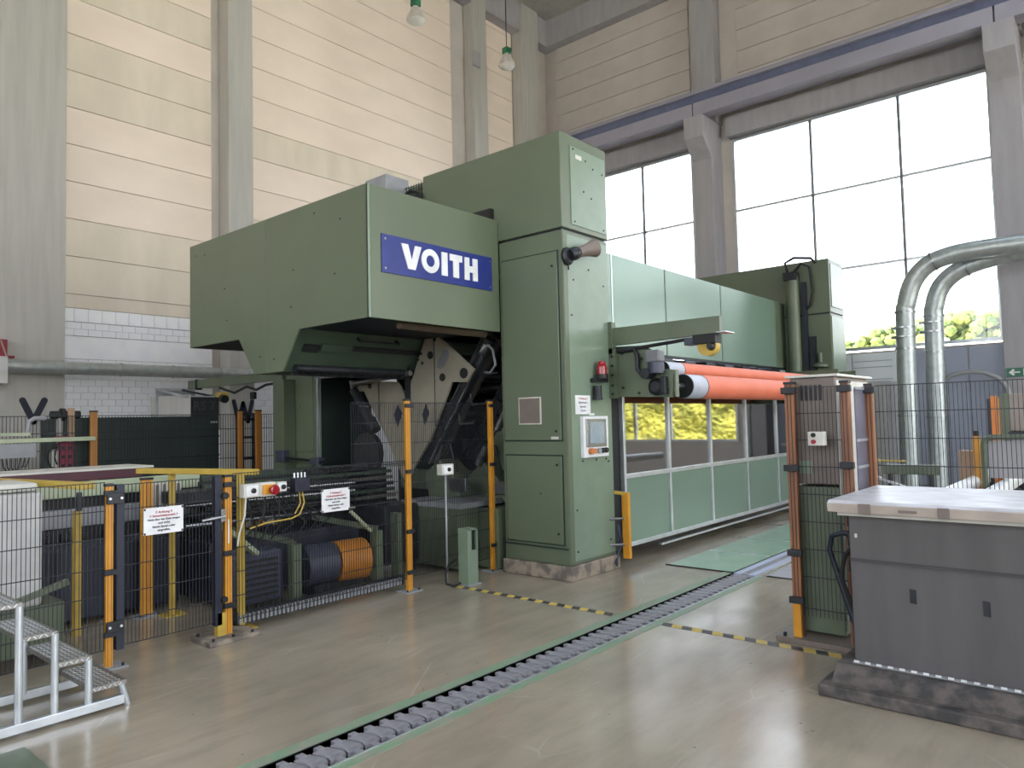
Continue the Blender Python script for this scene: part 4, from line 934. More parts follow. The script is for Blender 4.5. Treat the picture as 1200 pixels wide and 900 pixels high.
MB().box(.6, 2.05, 6.32, 6.9, .10, .45).build('green_base', GREEN_D, t)
MB().bar((1.5, 6.28, .45), (2.06, 6.28, .60), .06, .04).build('sloped_bar', GREEN_D, t)
# conveyor / infeed
t = thing('infeed_conveyor', 'long infeed conveyor with pale green beam behind the low fence', 'conveyor', (2, 8, 0))
MB().box(.8, 3.42, 7.95, 8.6, 1.345, 1.365).build('table_top', GREY_BOX, t)
MB().box(.8, 3.3, 7.93, 7.96, 1.26, 1.343).build('red_edge_beam', mat('maroon_beam', (70, 22, 38), .5), t)
MB().box(1.2, 3.9, 7.90, 8.0, 1.10, 1.25).build('pale_beam', CREAM, t, bevel=.01)
MB().box(3.92, 6.3, 7.90, 8.0, 1.10, 1.22).build('dark_beam', GREEN_IN, t, bevel=.01)
MB().box(1.2, 6.3, 7.98, 8.1, .99, 1.10).build('dark_gap', BLACK, t)
MB().box(1.2, 4.6, 7.88, 8.0, .815, .99).build('grey_beam', GREYP, t, bevel=.01)
MB().box(1.2, 6.3, 7.92, 8.05, .66, .80).build('dark_beam', DARK, t)
MB().cyl((3.6, 7.8, 1.02), (6.2, 7.8, 1.02), .07).build('roller', STEEL, t, smooth=True)
for x in (1.9, 3.0, 4.2, 5.4): MB().box(x, x+.12, 7.9, 8.1, 0, .7).build('leg', GREEN_DK, t)
for i in range(20): MB().box(1.45+i*.18, 1.53+i*.18, 7.86, 7.90, .70, .76).build('clip', BLACK, t)
t = thing('cable_drum_box', 'white ribbed box on the conveyor behind the gate', 'box', (3.3, 7.4, .9))
MB().box(3.16, 3.50, 7.50, 7.56, .86, 1.20).build('box', GREY_BOX, t)
for i in range(5): MB().box(3.18+i*.07, 3.20+i*.07, 7.48, 7.50, .87, 1.19).build('rib', BRNCOV, t)
# low machinery behind the low fence
t = thing('conveyor_subframe', 'dark lower conveyor frame with green stands behind the low fence', 'machine', (4, 6.6, 0))
MB().box(3.5, 5.3, 6.9, 7.6, .05, .62).build('lower_cover', NAVY, t, bevel=.02)
MB().box(2.2, 3.4, 7.3, 7.75, .05, .70).build('lower_cover', NAVY, t, bevel=.02)
for z in (.78, .88, .98, 1.07): MB().cyl((3.4, 7.2, z), (5.3, 7.0, z), .022).build('tie_rod', STEEL if z != .88 else DARK, t, smooth=True)
MB().box(3.3, 5.3, 7.1, 7.5, 1.0, 1.12).build('upper_cover', DARK, t, bevel=.01)
for x in (4.12, 5.15):
    s_ = MB().box(x-.05, x+.05, 6.36, 6.46, 0, .58).build('stand', GREEN, t, bevel=.004)
    MB().bar((x, 6.4, .6), (x-.35, 7.1, .72), .06, .05).build('stand_arm', GREEN_D, s_)
mb = MB()
for i in range(44): mb.box(3.3+i*.042, 3.322+i*.042, 5.98, 6.02, .05, .12)
mb.build('cable_chain', GREYP, t, kind='stuff')
MB().box(3.28, 5.2, 6.03, 6.06, .03, .14).build('chain_tray', DARK, t)
mb = MB()
for i in range(9):
    mb.tube([(3.3+.13*i, 6.35, .62+.05*(i % 3)), (3.34+.14*i, 6.3, .8), (3.5+.1*i, 6.5, .95+.04*(i % 2)), (3.7+.1*i, 6.9, 1.0)], .012, 6)
mb.build('hose_bundle', BLACK, t, kind='stuff')
MB().bar((4.72, 6.3, .84), (5.0, 6.32, .60), .03, .03).build('brace', CREAM, t)
MB().bar((3.33, 6.3, .85), (3.70, 6.4, .55), .07, .04).build('brace', CREAM, t)
t = thing('electric_motor', 'orange drum motor low behind the fence', 'motor', (4.9, 6.5, 0))
MB().cyl((4.72, 6.62, .28), (5.08, 6.58, .28), .22, n=24).build('orange_drum', DRUM, t, smooth=True)
MB().cyl((4.36, 6.66, .29), (4.70, 6.62, .29), .21, n=24).build('grey_drum', BLUEP, t, smooth=True)
MB().box(4.4, 5.05, 6.5, 6.75, 0, .10).build('foot', DARK, t)
t = thing('fan_motor', 'dark blue ribbed motor left of the green stand behind the fence', 'motor', (3.7, 6.5, 0))
MB().box(3.45, 4.02, 6.45, 6.8, .06, .56).build('housing', BLUEP, t, bevel=.04)
for i in range(7): MB().box(3.52, 3.95, 6.425, 6.45, .13+i*.055, .15+i*.055).build('rib', BLACK, t)
t = thing('drive_housing', 'black drive housing beneath the pale plates', 'machine', (5.5, 6.8, .3))
for k in range(6): MB().box(3.7, 6.2, 7.3+.02*k, 7.36+.02*k, .74+k*.075, .78+k*.075).build('rail_bar', (DARK, TAUPE, GREEN_IN)[k % 3], t)
MB().box(3.7, 6.2, 7.5, 7.55, .72, 1.18).build('rail_back', BLACK, t)
MB().box(5.2, 5.9, 7.5, 8.4, .3, 1.2).build('cover', DARK, t, bevel=.03)
MB().lathe([(.05, 0), (.28, .02), (.28, .1), (.05, .12)], (6.2, 7.95, 1.35), 20, (1, 0, 0)).build('wheel', BLACK, t, smooth=True)
t = thing('servo_arm', 'small blue actuator on a dark arm in front of the far column', 'actuator', (6.3, 9.5, 1.2))
MB().bar((6.2, 10.0, 1.27), (6.2, 8.9, 1.22), .05, .03).build('arm', DARK, t)
MB().box(6.14, 6.26, 9.85, 10.05, 1.2, 1.38).build('cylinder', BLUEP, t, bevel=.01)
MB().box(6.14, 6.26, 8.95, 9.15, 1.18, 1.28).build('cylinder', BLUEP, t, bevel=.01)

# far left things
t = thing('dark_container', 'long dark green container behind the back fence', 'container', (3.7, 11.2, 0))
MB().box(3.66, 5.84, 11.2, 12.3, 0, 1.93).build('body', GREEN_DK, t, bevel=.01)
for z in (.5, .9, 1.3, 1.6): MB().box(3.66, 5.84, 11.18, 11.2, z, z+.025).build('rib', DARK, t)
MB().box(5.70, 5.80, 11.17, 11.2, 1.82, 1.85).build('handle', GREYP, t)
t = thing('lidded_bin', 'dark bin marked RS with its grey lid open, on top of the container end', 'bin', (5.3, 11.2, 1.93))
MB().box(5.38, 5.84, 11.2, 11.22, 1.93, 2.23).build('front', RS_D, t)
MB().prism([(5.20, 12.2), (5.38, 11.2), (5.40, 11.2), (5.22, 12.2)], 'z', 1.93, 2.27).build('side', CONC, t)
MB().box(5.82, 5.84, 11.22, 12.0, 1.93, 2.23).build('side', RS_D, t)
MB().box(5.2, 5.84, 12.0, 12.02, 1.93, 2.40).build('rear', GREYP, t)
text('RS 7', t, mat('faded_letter', (58, 58, 60), .6), .20, (5.6, 11.198, 2.09), (1, 0, 0), (0, 0, 1), thick=.001, bold=.004)
for p0, p1 in (((5.3, 11.25, 2.24), (5.22, 12.0, 2.38)), ((5.80, 11.25, 2.24), (5.62, 12.0, 2.38)), ((5.22, 12.0, 2.38), (5.62, 12.0, 2.38)), ((5.3, 11.25, 2.24), (5.8, 11.25, 2.24))): MB().bar(p0, p1, .03, .03).build('lid_frame', ALU if p0[0] < 5.5 else DARK, t)
t = thing('strap_post', 'short post with winch and tan strap behind the back fence', 'post', (3.6, 11.3, 0))
MB().box(3.52, 3.58, 11.14, 11.2, 1.5, 2.0).build('post', CONC, t)
MB().cyl((3.44, 11.17, 1.97), (3.80, 11.17, 1.97), .055).build('winch', DARK, t, smooth=True)
MB().cyl((3.56, 11.17, 1.97), (3.61, 11.17, 1.97), .09).build('winch_disc', BLACK, t, smooth=True)
MB().box(3.62, 3.70, 11.06, 11.08, 1.6, 2.06).build('strap', CARD, t)
t = thing('red_valve_unit', 'dark red valve unit hanging by the left yellow post', 'valve unit', (3.55, 11.1, 1.2))
MB().box(3.53, 3.70, 11.08, 11.17, 1.22, 1.60).build('body', REDP, t, bevel=.01)
MB().box(3.47, 3.64, 11.06, 11.17, 1.62, 1.68).build('top_plate', REDP, t)
for i in range(6): MB().cyl((3.57+.08*(i % 2), 11.08, 1.28+.12*(i//2)), (3.57+.08*(i % 2), 11.065, 1.28+.12*(i//2)), .025).build('knob', DARK, t, smooth=True)
MB().tube([(3.52, 11.1, 1.58), (3.42, 11.1, 1.52), (3.38, 11.1, 1.4), (3.42, 11.1, 1.27), (3.5, 11.1, 1.25)], .012, 6).tube([(3.5, 11.1, 1.55), (3.47, 11.1, 1.4), (3.5, 11.1, 1.3)], .01, 6).build('hose', BLACK, t)
MB().box(3.44, 3.52, 11.1, 11.2, 1.25, 1.5).build('filter', GREY_BOX, t)
t = thing('conduit_rail', 'pale green horizontal rail with hanging cables at the left edge', 'rail', (3, 10.85, 1.6))
MB().box(2.2, 3.88, 10.82, 10.90, 1.61, 1.665).build('rail', CREAM, t, bevel=.005)
MB().box(2.2, 3.1, 10.80, 10.9, 1.70, 1.74).build('upper_rail', CREAM, t)
MB().box(2.2, 3.18, 10.84, 10.9, 1.42, 1.60).build('trunking', GREYP, t)
for i in range(7): MB().tube([(2.8+i*.05, 10.83, 1.42), (2.82+i*.04, 10.82, 1.3), (2.9+i*.02, 10.83, 1.2+.02*i)], .008, 5).build('cable', DARK, t)
MB().tube([(3.08, 10.85, 1.73), (3.10, 10.85, 1.88), (3.16, 10.85, 1.92), (3.28, 10.85, 1.92)], .03, 8).build('lever', GREYP, t, smooth=True)
t = thing('ladder_frame', 'dark ladder-like frame between the two yellow posts under the letter W', 'frame', (6.2, 11.4, 0))  # dark ladder-like frame of uprights and rungs
MB().box(6.24, 6.33, 11.3, 11.4, 0, 1.98).build('upright', NAVY, t)
for z in (.9, 1.2, 1.55, 1.85): MB().box(6.33, 6.58, 11.32, 11.38, z, z+.04).build('rung', NAVY, t)
MB().box(6.52, 6.60, 11.3, 11.4, 0, 1.98).build('upright', NAVY, t)
# far jib
t = thing('hoist_arm', 'green jib beam with a small yellow hoist at the left under the hood', 'hoist', (6.4, 10.2, 2.5))
MB().box(6.36, 6.44, 10.2, 13.35, 2.47, 2.62).build('arm_beam', GREEN_D, t, bevel=.004)
MB().box(6.34, 6.46, 13.0, 13.03, 2.44, 2.63).build('end_plate', DARK, t)
MB().tube([(6.38, 10.2, 2.44), (6.38, 10.7, 2.42), (6.38, 11.0, 2.35), (6.38, 11.3, 2.42), (6.38, 11.7, 2.33), (6.38, 12.2, 2.44)], .022, 8).build('cable', BLACK, t, smooth=True)
MB().box(6.32, 6.48, 12.05, 12.25, 2.20, 2.36).build('hoist_body', YEL2, t, bevel=.02)
MB().cyl((6.33, 12.02, 2.25), (6.33, 11.92, 2.23), .07).build('hoist_motor', BLACK, t, smooth=True)
for y in (11.05, 12.5): MB().box(6.36, 6.42, y, y+.12, 2.2, 2.32).build('trolley', DARK, t, bevel=.01)
MB().box(6.2, 6.4, 9.9, 10.2, 0, 2.46).build('arm_post', GREEN_D, t)
# wall pipe
t = thing('ventilation_pipe', 'galvanised round pipe running along the left wall', 'pipe', (3.8, 14.2, 2.85))
px = [3.70, 4.566, 5.526, 6.485, 7.44, 8.4, 9.4]
for i in range(6):
    MB().cyl((px[i]+.01, 14.22, 2.85), (px[i+1]-.01, 14.22, 2.85), .115, n=24).build('pipe_section', GALV, t, smooth=True)
    MB().cyl((px[i+1]-.015, 14.22, 2.85), (px[i+1]+.015, 14.22, 2.85), .125, n=24).build('flange', GALV, t, smooth=True)
MB().box(3.2, 3.72, 14.1, 14.5, 2.55, 3.0).build('end_box', WHCAB, t, bevel=.01)
t = thing('red_bracket', 'dark red wall bracket at the left edge above the pipe', 'bracket', (3.7, 14.3, 3.0))
MB().box(3.66, 3.76, 14.3, 14.5, 3.02, 3.30).build('plate', REDP, t)
MB().bar((3.66, 14.28, 3.28), (3.74, 14.28, 3.02), .025, .02).build('strut', CARD, t)
MB().box(3.60, 3.86, 14.28, 14.4, 2.99, 3.03).build('shelf', REDP, t)

# hanging lamps
def lamp(x, y, z, lab):
    t = thing('hall_lamp', lab, 'lamp', (x, y, z), 'hanging hall lamps')
    MB().cyl((x, y, z+.52), (x, y, CZ), .012, n=6).build('suspension_rod', DARK, t)
    MB().box(x-.09, x+.09, y-.09, y+.09, z+.36, z+.52).build('ballast_housing', mat('lamp_green', (40, 110, 80), .4) if 'lamp_green' not in MATS else MATS['lamp_green'], t, bevel=.02)
    MB().lathe([(.07, .36), (.09, .33), (.13, .25), (.20, .12), (.215, .04), (.205, .03), (.19, .12), (.12, .24), (.05, .3)], (x, y, z), 24).build('reflector', REFL, t, smooth=True)
    MB().lathe([(.205, .035), (.18, .0), (.10, -.035), (.01, -.045)], (x, y, z), 24).build('diffuser', GREY_BOX, t, smooth=True)
lamp(10.97, 12.0, 10.82, 'left hanging lamp with green top at the upper edge')
lamp(14.12, 12.0, 10.90, 'right hanging lamp on a long rod near the wall corner')

# ================================================================== FLOOR THINGS
# drain grating
t = thing('drain_grating', 'long cast grey drain grating crossing the floor', 'grating', (1.4, 3.37, 0))
def slat(x):
    o = [(0, .05), (.028, .046), (.028, 0), (.070, 0), (.070, .046), (.100, .05), (.112, .09), (.106, .13), (.092, .16), (.088, .196), (.074, .2), (.074, .246), (.030, .246), (.030, .2), (-.010, .196), (-.006, .16), (.008, .13), (.014, .09)]
    return MB().prism([(x+a, 3.247+b) for a, b in o], 'z', -.03, -.002)
src = slat(1.3).build('slat', SLAT, t)
for i in range(1, 57): piece(src, t, (i*.1135, 0, 0))
MB().box(-3, 1.28, 3.247, 3.493, -.03, -.002).build('slat', SLAT, t)
MB().box(7.78, 9.6, 3.245, 3.33, -.03, .004).build('cover_strip', WALLBL, t)
MB().box(7.78, 9.6, 3.335, 3.41, -.03, .002).build('cover_strip', SLAT, t)
MB().box(7.78, 9.6, 3.415, 3.495, -.03, .004).build('cover_strip', WALLBL, t)
MB().box(1.3, 7.8, 3.36, 3.38, -.05, -.03).build('center_bar', DARK, t)
o = MB().box(7.80, 11.9, 3.52, 4.32, .001, .009).build('floor_plate', GLASSF, None, bevel=.002); tag(o, 'glossy green steel floor plate beside the far end of the drain', 'floor plate')
for x in (8.9, 10.1): MB().box(x-.012, x+.012, 3.53, 4.31, .009, .0105).build('plate_joint', ALU, o)
MB().box(7.785, 7.80, 3.5, 4.34, .001, .012).build('plate_edge', BLACK, o)
o = MB().box(7.83, 10, 1.9, 3.14, .001, .007).build('floor_mat', CONC_G, None); tag(o, 'grey floor plate right of the drain by the fence', 'floor plate')
MB().box(7.81, 7.83, 2.4, 3.14, .001, .012).build('mat_edge', DARK, o)
MB().box(7.82, 9.8, 3.135, 3.15, .001, .012).build('plate_rail', ALU, o)
o = MB().box(.3, 1.36, 3.9, 4.78, .001, .008).build('floor_hatch', GREEN, None, bevel=.002); tag(o, 'green floor hatch at the very bottom left corner', 'hatch')
MB().box(.36, 1.30, 3.96, 4.72, .008, .010).build('hatch_inset', GREEN_D, o)
# hazard tape
def tape(y0, y1, lab, x=5.563, w=.088, pitch=.088):
    t = thing('hazard_tape', lab, 'tape', (x, y0, 0)); n = int(round((y1-y0)/pitch)); dy = (y1-y0)/n
    for i in range(n):
        a = y0+i*dy; b = a+dy; k = .035
        MB().prism([(x-w/2, a), (x+w/2, a+k), (x+w/2, b+k), (x-w/2, b)], 'z', .0005, .0022).build('stripe', TAPE_Y if i % 2 else TAPE_K, t)
tape(3.63, 5.66, 'black and yellow tape line between the green floor post and the drain')
tape(1.42, 3.13, 'black and yellow tape line from the drain to the fence and bench')
# bollard
t = thing('sensor_post', 'short green floor post with a black sensor window', 'post', (5.72, 5.57, 0))
MB().prism([(5.50, .0), (5.645, .0), (5.645, .60), (5.50, .58)], 'x', 5.64, 5.70).build('housing', GREEN_H, t, bevel=.003)
MB().box(5.701, 5.80, 5.505, 5.645, 0, .365).build('housing', GREEN_H, t, bevel=.003)
MB().box(5.701, 5.80, 5.54, 5.645, .366, .58).build('sensor_window', BLACK, t)
MB().box(5.785, 5.80, 5.505, 5.54, .366, .595).build('cheek', GREEN_H, t)
MB().box(5.701, 5.80, 5.505, 5.645, .581, .596).build('top_cap', GREEN_H, t)
MB().box(5.62, 5.82, 5.48, 5.67, 0, .012).build('foot_plate', GREYP, t)
MB().tube([(5.60, 5.58, .03), (5.50, 5.58, .02), (5.45, 5.64, .04), (5.50, 5.70, .12), (5.56, 5.72, .2), (5.58, 5.62, .28)], .012, 6).build('cable', BLACK, t, smooth=True)

# aluminium steps
t = thing('step_stairs', 'aluminium checker plate work steps at the lower left edge', 'steps', (1.2, 5.2, 0))
Yn, Yf = 4.99, 5.56
tx = [(1.20, 1.40, .76), (1.39, 1.585, .555), (1.585, 1.775, .36), (1.775, 1.98, .158)]
def chk(x0, x1, z, name='tread'):
    o = MB().box(x0, x1, Yn, Yf, z-.03, z).build(name, CHECK, t, bevel=.003)
    mb = MB(); i = 0
    nx = int((x1-x0)/.03); ny = int((Yf-Yn)/.03)
    for a in range(nx):
        for b in range(ny):
            cx, cy = x0+.015+a*.03, Yn+.015+b*.03; s_ = 1 if (a+b) % 2 else -1
            d = Vector((1, s_, 0)).normalized(); mb.obox((cx, cy, z+.001), (.024, .007, .003), d, (-d.y, d.x, 0))
    mb.build('raised_pattern', ALU, o, kind='stuff')
    mb = MB()
    for b in range(ny):
        cy = Yn+.015+b*.03; s_ = 1 if b % 2 else -1; d = Vector((0, 1, s_)).normalized(); mb.obox((x1+.001, cy, z-.015), (.003, .022, .006), (1,0,0), d)
    for a in range(nx):
        cx = x0+.015+a*.03; s_ = 1 if a % 2 else -1; d = Vector((1, 0, s_)).normalized(); mb.obox((cx, Yn-.001, z-.015), (.022, .003, .006), d, (0, 1, 0), (-d.z, 0, d.x))
    mb.build('nosing_pattern', ALU, o, kind='stuff')
    return o
for a, b, z in tx: chk(a, b, z)
chk(.85, 1.21, .96, 'platform')
MB().box(.7, 1.96, Yn-.025, Yn+.015, .02, .075).build('bottom_rail', ALU, t, bevel=.004)
MB().box(.7, 1.96, Yf-.015, Yf+.025, .02, .075).build('bottom_rail', ALU, t, bevel=.004)
for x, z in ((1.385, .74), (1.57, .54), (1.755, .34)):
    for y in (Yn+.0, Yf): MB().cyl((x, y, .06), (x, y, z), .021, n=14).build('upright', ALU, t, smooth=True)
for y in (Yn, Yf): MB().cyl((1.985, y, .0), (1.945, y, .14), .02, n=14).build('upright', ALU, t, smooth=True)

# grey bench
t = thing('grey_workbench', 'big grey workbench cabinet with pale worn top in the right foreground', 'bench', (5.0, 1.4, 0))
MB().box(4.72, 6.0, -1.2, 1.60, 0, .075).build('plinth_step', PLINTH, t, bevel=.012)
MB().prism([(4.80, .075), (6.0, .075), (6.0, .16), (4.93, .16), (4.84, .095)], 'y', -1.2, 1.545).build('plinth_skirt', PLINTH, t, bevel=.004)
MB().box(5.0, 6.0, -1.2, 1.455, .14, 1.10).build('body', TBL, t, bevel=.008)
MB().box(4.985, 5.0, -1.2, 1.455, .80, .815).build('seam', TBL_SEAM, t)
MB().box(4.975, 5.0, -1.2, 1.46, .145, .17).build('skirt_trim', GREYP, t)
mb = MB()
for i in range(40): mb.box(4.968, 4.976, 1.42-i*.065, 1.45-i*.065, .168, .18)
mb.build('white_stitch_line', WHITE, t, kind='stuff')
lid = MB().prism([(4.89, 1.125), (4.865, 1.18), (4.885, 1.195), (6.02, 1.195), (6.02, 1.125)], 'y', -1.2, 1.54).build('bench_top', TBL_TOP, t, bevel=.004)
MB().prism([(4.875, 1.122), (4.862, 1.176), (4.868, 1.178), (4.884, 1.122)], 'y', -1.2, 1.541).build('front_edge_strip', TBL_EDGE, lid)
MB().box(4.93, 6.0, -1.2, 1.50, 1.095, 1.124).build('under_top', GREY_BOX, t)
for y, z, s_ in ((1.32, 1.15, .07), (.89, 1.15, .06)): MB().obox((4.863, y, z), (.006, s_, .062), (1, 0, 0)).build('tape_patch', BRNCOV, lid)
MB().box(4.860, 4.87, 1.03, 1.13, 1.14, 1.155).build('scuff', BRNCOV, lid)
for y, z in ((1.10, .62), (.72, .60)): MB().obox((4.998, y, z), (.006, .036, .085), (1, 0, 0), (0, 1, .12)).build('tape_patch', DARK, t)
MB().box(4.992, 5.0, 1.405, 1.42, .95, .975).build('small_label', GREY_BOX, t)

# right side cabinet and hoses behind the fence
t = thing('control_cabinet', 'green and grey control cabinet behind the brown fence post', 'cabinet', (5.85, 1.8, 0))
MB().box(5.86, 6.75, 1.76, 2.10, .06, 1.18).build('lower_body', GREEN_D, t, bevel=.008)
MB().box(5.86, 6.75, 1.76, 2.10, 1.20, 2.03).build('upper_body', BRNCOV, t, bevel=.008)
MB().box(5.88, 6.75, 1.752, 1.76, 1.05, 2.0).build('side_panel', GREY_BOX, t)
MB().box(5.88, 6.75, 1.752, 1.76, .1, 1.0).build('side_panel', GREEN_D, t)
for i in range(5): MB().box(5.852, 5.86, 1.86+i*.035, 1.88+i*.035, 1.85, 1.97).build('vent_slot', DARK, t)
MB().box(5.852, 5.86, 1.95, 2.05, 1.28, 1.38).build('label', GREEN_H, t)
MB().box(5.83, 6.8, 1.73, 2.13, 2.03, 2.05).build('lid', GREY_BOX, t, bevel=.004)
t = thing('hose_manifold', 'cluster of black hoses and steel fittings left of the bench', 'hoses', (5.6, 1.5, .3))
MB().box(5.72, 5.9, 1.50, 1.56, .1, 1.08).build('steel_backplate', STEEL, t)
for z in (.6, .78, .92): MB().box(5.62, 5.72, 1.475, 1.56, z, z+.09).build('valve', DARK, t, bevel=.01)
MB().tube([(5.66, 1.52, .86), (5.66, 1.60, .87), (5.66, 1.68, .84), (5.66, 1.70, .74), (5.66, 1.66, .60), (5.62, 1.58, .38), (5.56, 1.50, .2)], .02, 8).build('hose', NAVY, t, smooth=True)
MB().tube([(5.68, 1.52, .80), (5.68, 1.60, .70), (5.64, 1.62, .55), (5.58, 1.52, .32)], .016, 8).build('hose', BLACK, t, smooth=True)
MB().tube([(5.66, 1.50, 1.05), (5.64, 1.55, 1.0), (5.66, 1.53, .92)], .02, 8).build('hose', BLACK, t, smooth=True)
for z in (.3, .45, 1.0): MB().cyl((5.68, 1.48, z), (5.68, 1.48, z+.08), .022).build('fitting', STEEL, t, smooth=True)

t.location.y += .09
# ducts
def duct(pts, r_, lab, fl):
    t = thing('air_duct', lab, 'duct', pts[0], 'galvanised air ducts')
    # smooth the centre line
    P_ = [Vector(p) for p in pts]; out = []
    for i in range(len(P_)-1):
        a, b = P_[i], P_[i+1]; p_ = P_[i-1] if i else a+(a-b); n_ = P_[i+2] if i+2 < len(P_) else b+(b-a)
        for k in range(5):
            q = k/5; out.append(.5*((2*a)+(b-p_)*q+(2*p_-5*a+4*b-n_)*q*q+(3*a-p_-3*b+n_)*q*q*q))
    out.append(P_[-1])
    cut = [0, 6, len(out)//2+2, len(out)-6, len(out)-1]
    for i in range(4): MB().tube(out[cut[i]:cut[i+1]+1], r_, 20).build('duct_section', GALV, t, smooth=True)
    for k in [2, 4]+cut[1:4]:
        a = out[k]; d = (out[k+1]-a).normalized(); MB().cyl(a-d*.015, a+d*.015, r_*1.12, n=20).build('flange', STEEL, t, smooth=True)
    for z in fl:
        MB().cyl((P_[0].x, P_[0].y-.01, z-.015), (P_[0].x, P_[0].y-.01, z+.015), r_*1.28, n=20).build('flange', STEEL, t, smooth=True)
duct([(17.5, 3.80, 0.1), (17.5, 3.74, 3.6), (17.5, 3.70, 4.05), (17.5, 3.55, 4.52), (17.5, 3.28, 4.83), (17.5, 2.9, 4.97), (17.5, 2.3, 5.02), (17.5, .5, 5.0), (17.5, -4, 4.95)], .19, 'front galvanised air duct bending right in front of the big window', (3.35, 3.55))
duct([(17.9, 3.33, 0.1), (17.9, 3.27, 3.5), (17.9, 3.24, 4.0), (17.9, 3.10, 4.40), (17.9, 2.80, 4.68), (17.9, 2.3, 4.85), (17.9, 1.7, 4.92), (17.9, .5, 4.93), (17.9, -4, 4.9)], .19, 'rear galvanised air duct bending right just behind the front one', (3.45, 3.65))
# things behind the right fence
t = thing('far_cabinet', 'tall pale grey cabinet far behind the fence by the window wall', 'cabinet', (18, 4.9, 0))
MB().box(17.9, 18.9, 4.25, 4.95, 0, 2.45).build('body', WHCAB, t, bevel=.02)
MB().box(17.88, 17.9, 4.30, 4.9, .1, 2.4).build('door', WHCAB, t, bevel=.01)
MB().box(17.86, 17.88, 4.82, 4.86, 1.5, 1.9).build('handle', DARK, t)
MB().box(17.87, 17.89, 4.93, 4.97, 1.3, 2.3).build('lit_edge', YEL2, t)
t = thing('green_beam_trolley', 'low dark green beam on a trolley far behind the fence', 'trolley', (10, 2.2, .9))
MB().box(10, 10.12, 1.86, 2.47, .97, 1.09).build('beam', GREEN_D, t, bevel=.01)
for y in (1.95, 2.4): MB().box(10, 10.1, y-.02, y+.02, 0, .97).build('leg', DARK, t)
MB().bar((9.9, 2.55, .95), (9.9, 2.15, .80), .05, .03).build('arm', STEEL, t)
MB().bar((9.95, 2.52, 1.14), (9.95, 2.2, 1.14), .02, .02).build('yellow_bar', YEL2, t)
t = thing('yellow_stand', 'yellow post with black cap behind the right fence', 'post', (10, 1.45, 0))
MB().box(10, 10.06, 1.42, 1.495, 0, 1.44).build('post', YEL, t, bevel=.004)
MB().cyl((10.03, 1.46, 1.44), (10.03, 1.46, 1.50), .03).build('cap', BLACK, t, smooth=True)
t = thing('cardboard_box', 'upright cardboard box left of the yellow stand', 'box', (10.1, 1.55, 0))
MB().box(10.1, 10.4, 1.52, 1.66, 0, 1.26).build('carton', CARD, t, bevel=.004)
t = thing('orange_post', 'orange post beside the brown grey machine cover at the right edge', 'post', (10, 1.27, 0))
MB().box(10, 10.05, 1.24, 1.295, 0, 1.90).build('post', mat('orange_post_paint', (224, 130, 52), .45), t, bevel=.004)
MB().box(10, 10.04, 1.205, 1.225, 0, 1.88).build('yellow_strip', YEL, t)
MB().box(10.05, 10.1, 1.30, 1.34, 0, 1.87).build('navy_upright', NAVY, t)
t = thing('machine_cover', 'brown grey machine cover at the right edge behind the fence', 'cover', (10, .9, 0))
MB().box(10.05, 11.2, -.6, 1.16, 1.49, 1.92).build('cover', mat('taupe_cover', (150, 138, 130), .5), t, bevel=.01)
MB().box(10.03, 10.1, 1.12, 1.19, 1.0, 1.93).build('green_upright', GREEN_D, t)
MB().box(10.02, 11.2, -.6, 1.14, 1.45, 1.485).build('lower_rail', NAVY, t)
t = thing('tube_frame', 'rounded dark green tube frame over the white rolls', 'frame', (9.6, 1.3, 0))  # bent green tube frame
MB().tube([(9.6, 1.33, 0), (9.6, 1.33, 1.36), (9.6, 1.30, 1.42), (9.6, 1.24, 1.44), (9.6, .1, 1.44), (9.6, .02, 1.42), (9.6, 0, 1.36), (9.6, 0, 0)], .03, 10).build('tube', GREEN_D, t, smooth=True)
MB().box(9.66, 9.67, .02, 1.3, .985, 1.40).build('infill_sheet', CONC_G, t)
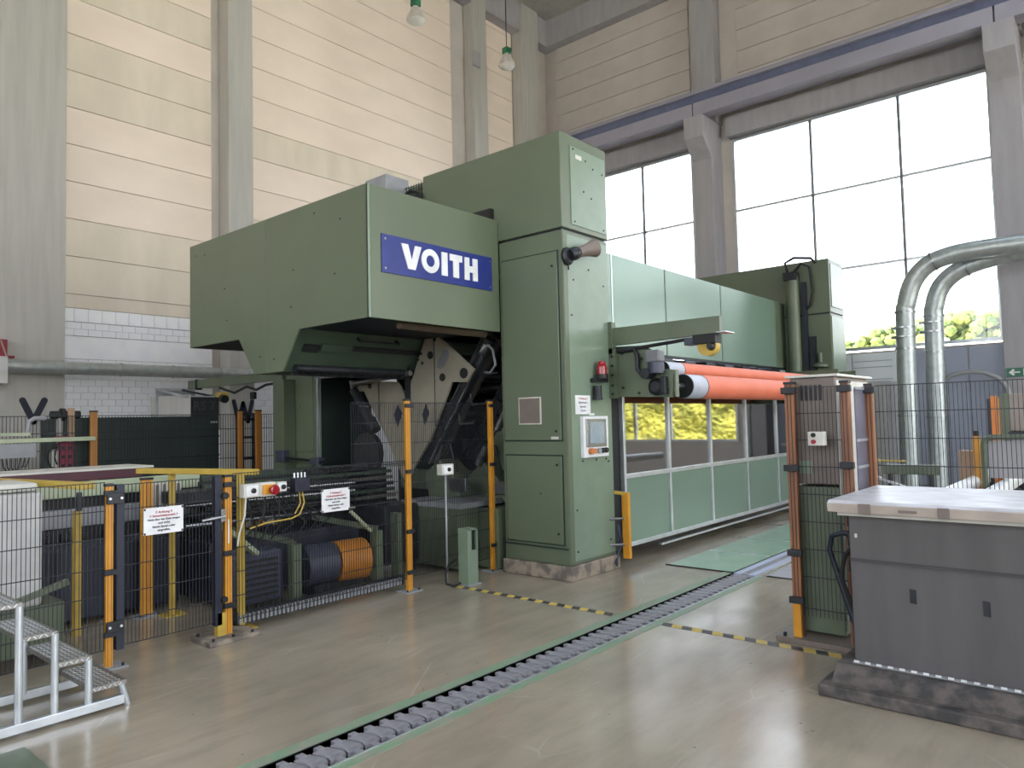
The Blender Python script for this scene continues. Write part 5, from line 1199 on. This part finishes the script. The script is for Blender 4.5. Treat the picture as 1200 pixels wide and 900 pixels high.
for i, (y, z, x0) in enumerate(((1.50, .90, 9.0), (1.18, .88, 8.9))):
    t = thing('white_roll', ('rear' if i == 0 else 'front')+' white tube roll lying behind the bench top', 'roll', (x0, y, z), 'white tube rolls')
    MB().cyl((x0-.9, y-.28*0, z), (x0+5.5, y, z), .075, n=24).build('tube', WHITE, t, smooth=True)
    MB().cyl((x0-.93, y, z), (x0-.9, y, z), .07, n=24).build('end_cap', BLACK, t, smooth=True)
    for k in range(3): MB().box(x0+k*1.4, x0+k*1.4+.06, y-.09, y+.09, 0, z-.06).build('rest', DARK, t)
t = thing('curved_hose', 'grey curved hose arch just above the right fence far back', 'hose', (18, 2.7, 2.4))
MB().tube([(18.2, 3.2, 2.38), (18.2, 3.05, 2.50), (18.2, 2.75, 2.56), (18.2, 2.45, 2.53), (18.2, 2.2, 2.40), (18.2, 2.05, 2.2), (18.2, 2.0, 1.8), (18.2, 2.0, 0)], .05, 10).build('hose', GREYP, t, smooth=True)
# exit sign on the column
t = thing('exit_sign', 'green escape route sign with white arrow on the right column', 'sign', (18.86, 1.9, 2.4))
MB().box(18.87, 18.895, 1.55, 2.125, 2.43, 2.62).build('plate', EXITG, t)
MB().prism([(2.08, 2.525), (2.0, 2.60), (1.97, 2.57), (2.0, 2.54), (1.88, 2.54), (1.88, 2.51), (2.0, 2.51), (1.97, 2.48), (2.0, 2.45)], 'x', 18.864, 18.87).build('arrow', WHITE, t)
MB().prism([(1.82, 2.45), (1.82, 2.60), (1.80, 2.60), (1.80, 2.45)], 'x', 18.864, 18.87).build('divider', WHITE, t)
fg = MB().cyl((18.864, 1.69, 2.585), (18.87, 1.69, 2.585), .018, n=12)
fg.prism([(1.71, 2.56), (1.66, 2.56), (1.65, 2.51), (1.61, 2.47), (1.63, 2.455), (1.68, 2.50), (1.72, 2.455), (1.745, 2.465), (1.70, 2.52)], 'x', 18.864, 18.87)
fg.prism([(1.71, 2.56), (1.76, 2.53), (1.75, 2.515), (1.70, 2.54)], 'x', 18.864, 18.87)
fg.build('running_figure', WHITE, t)
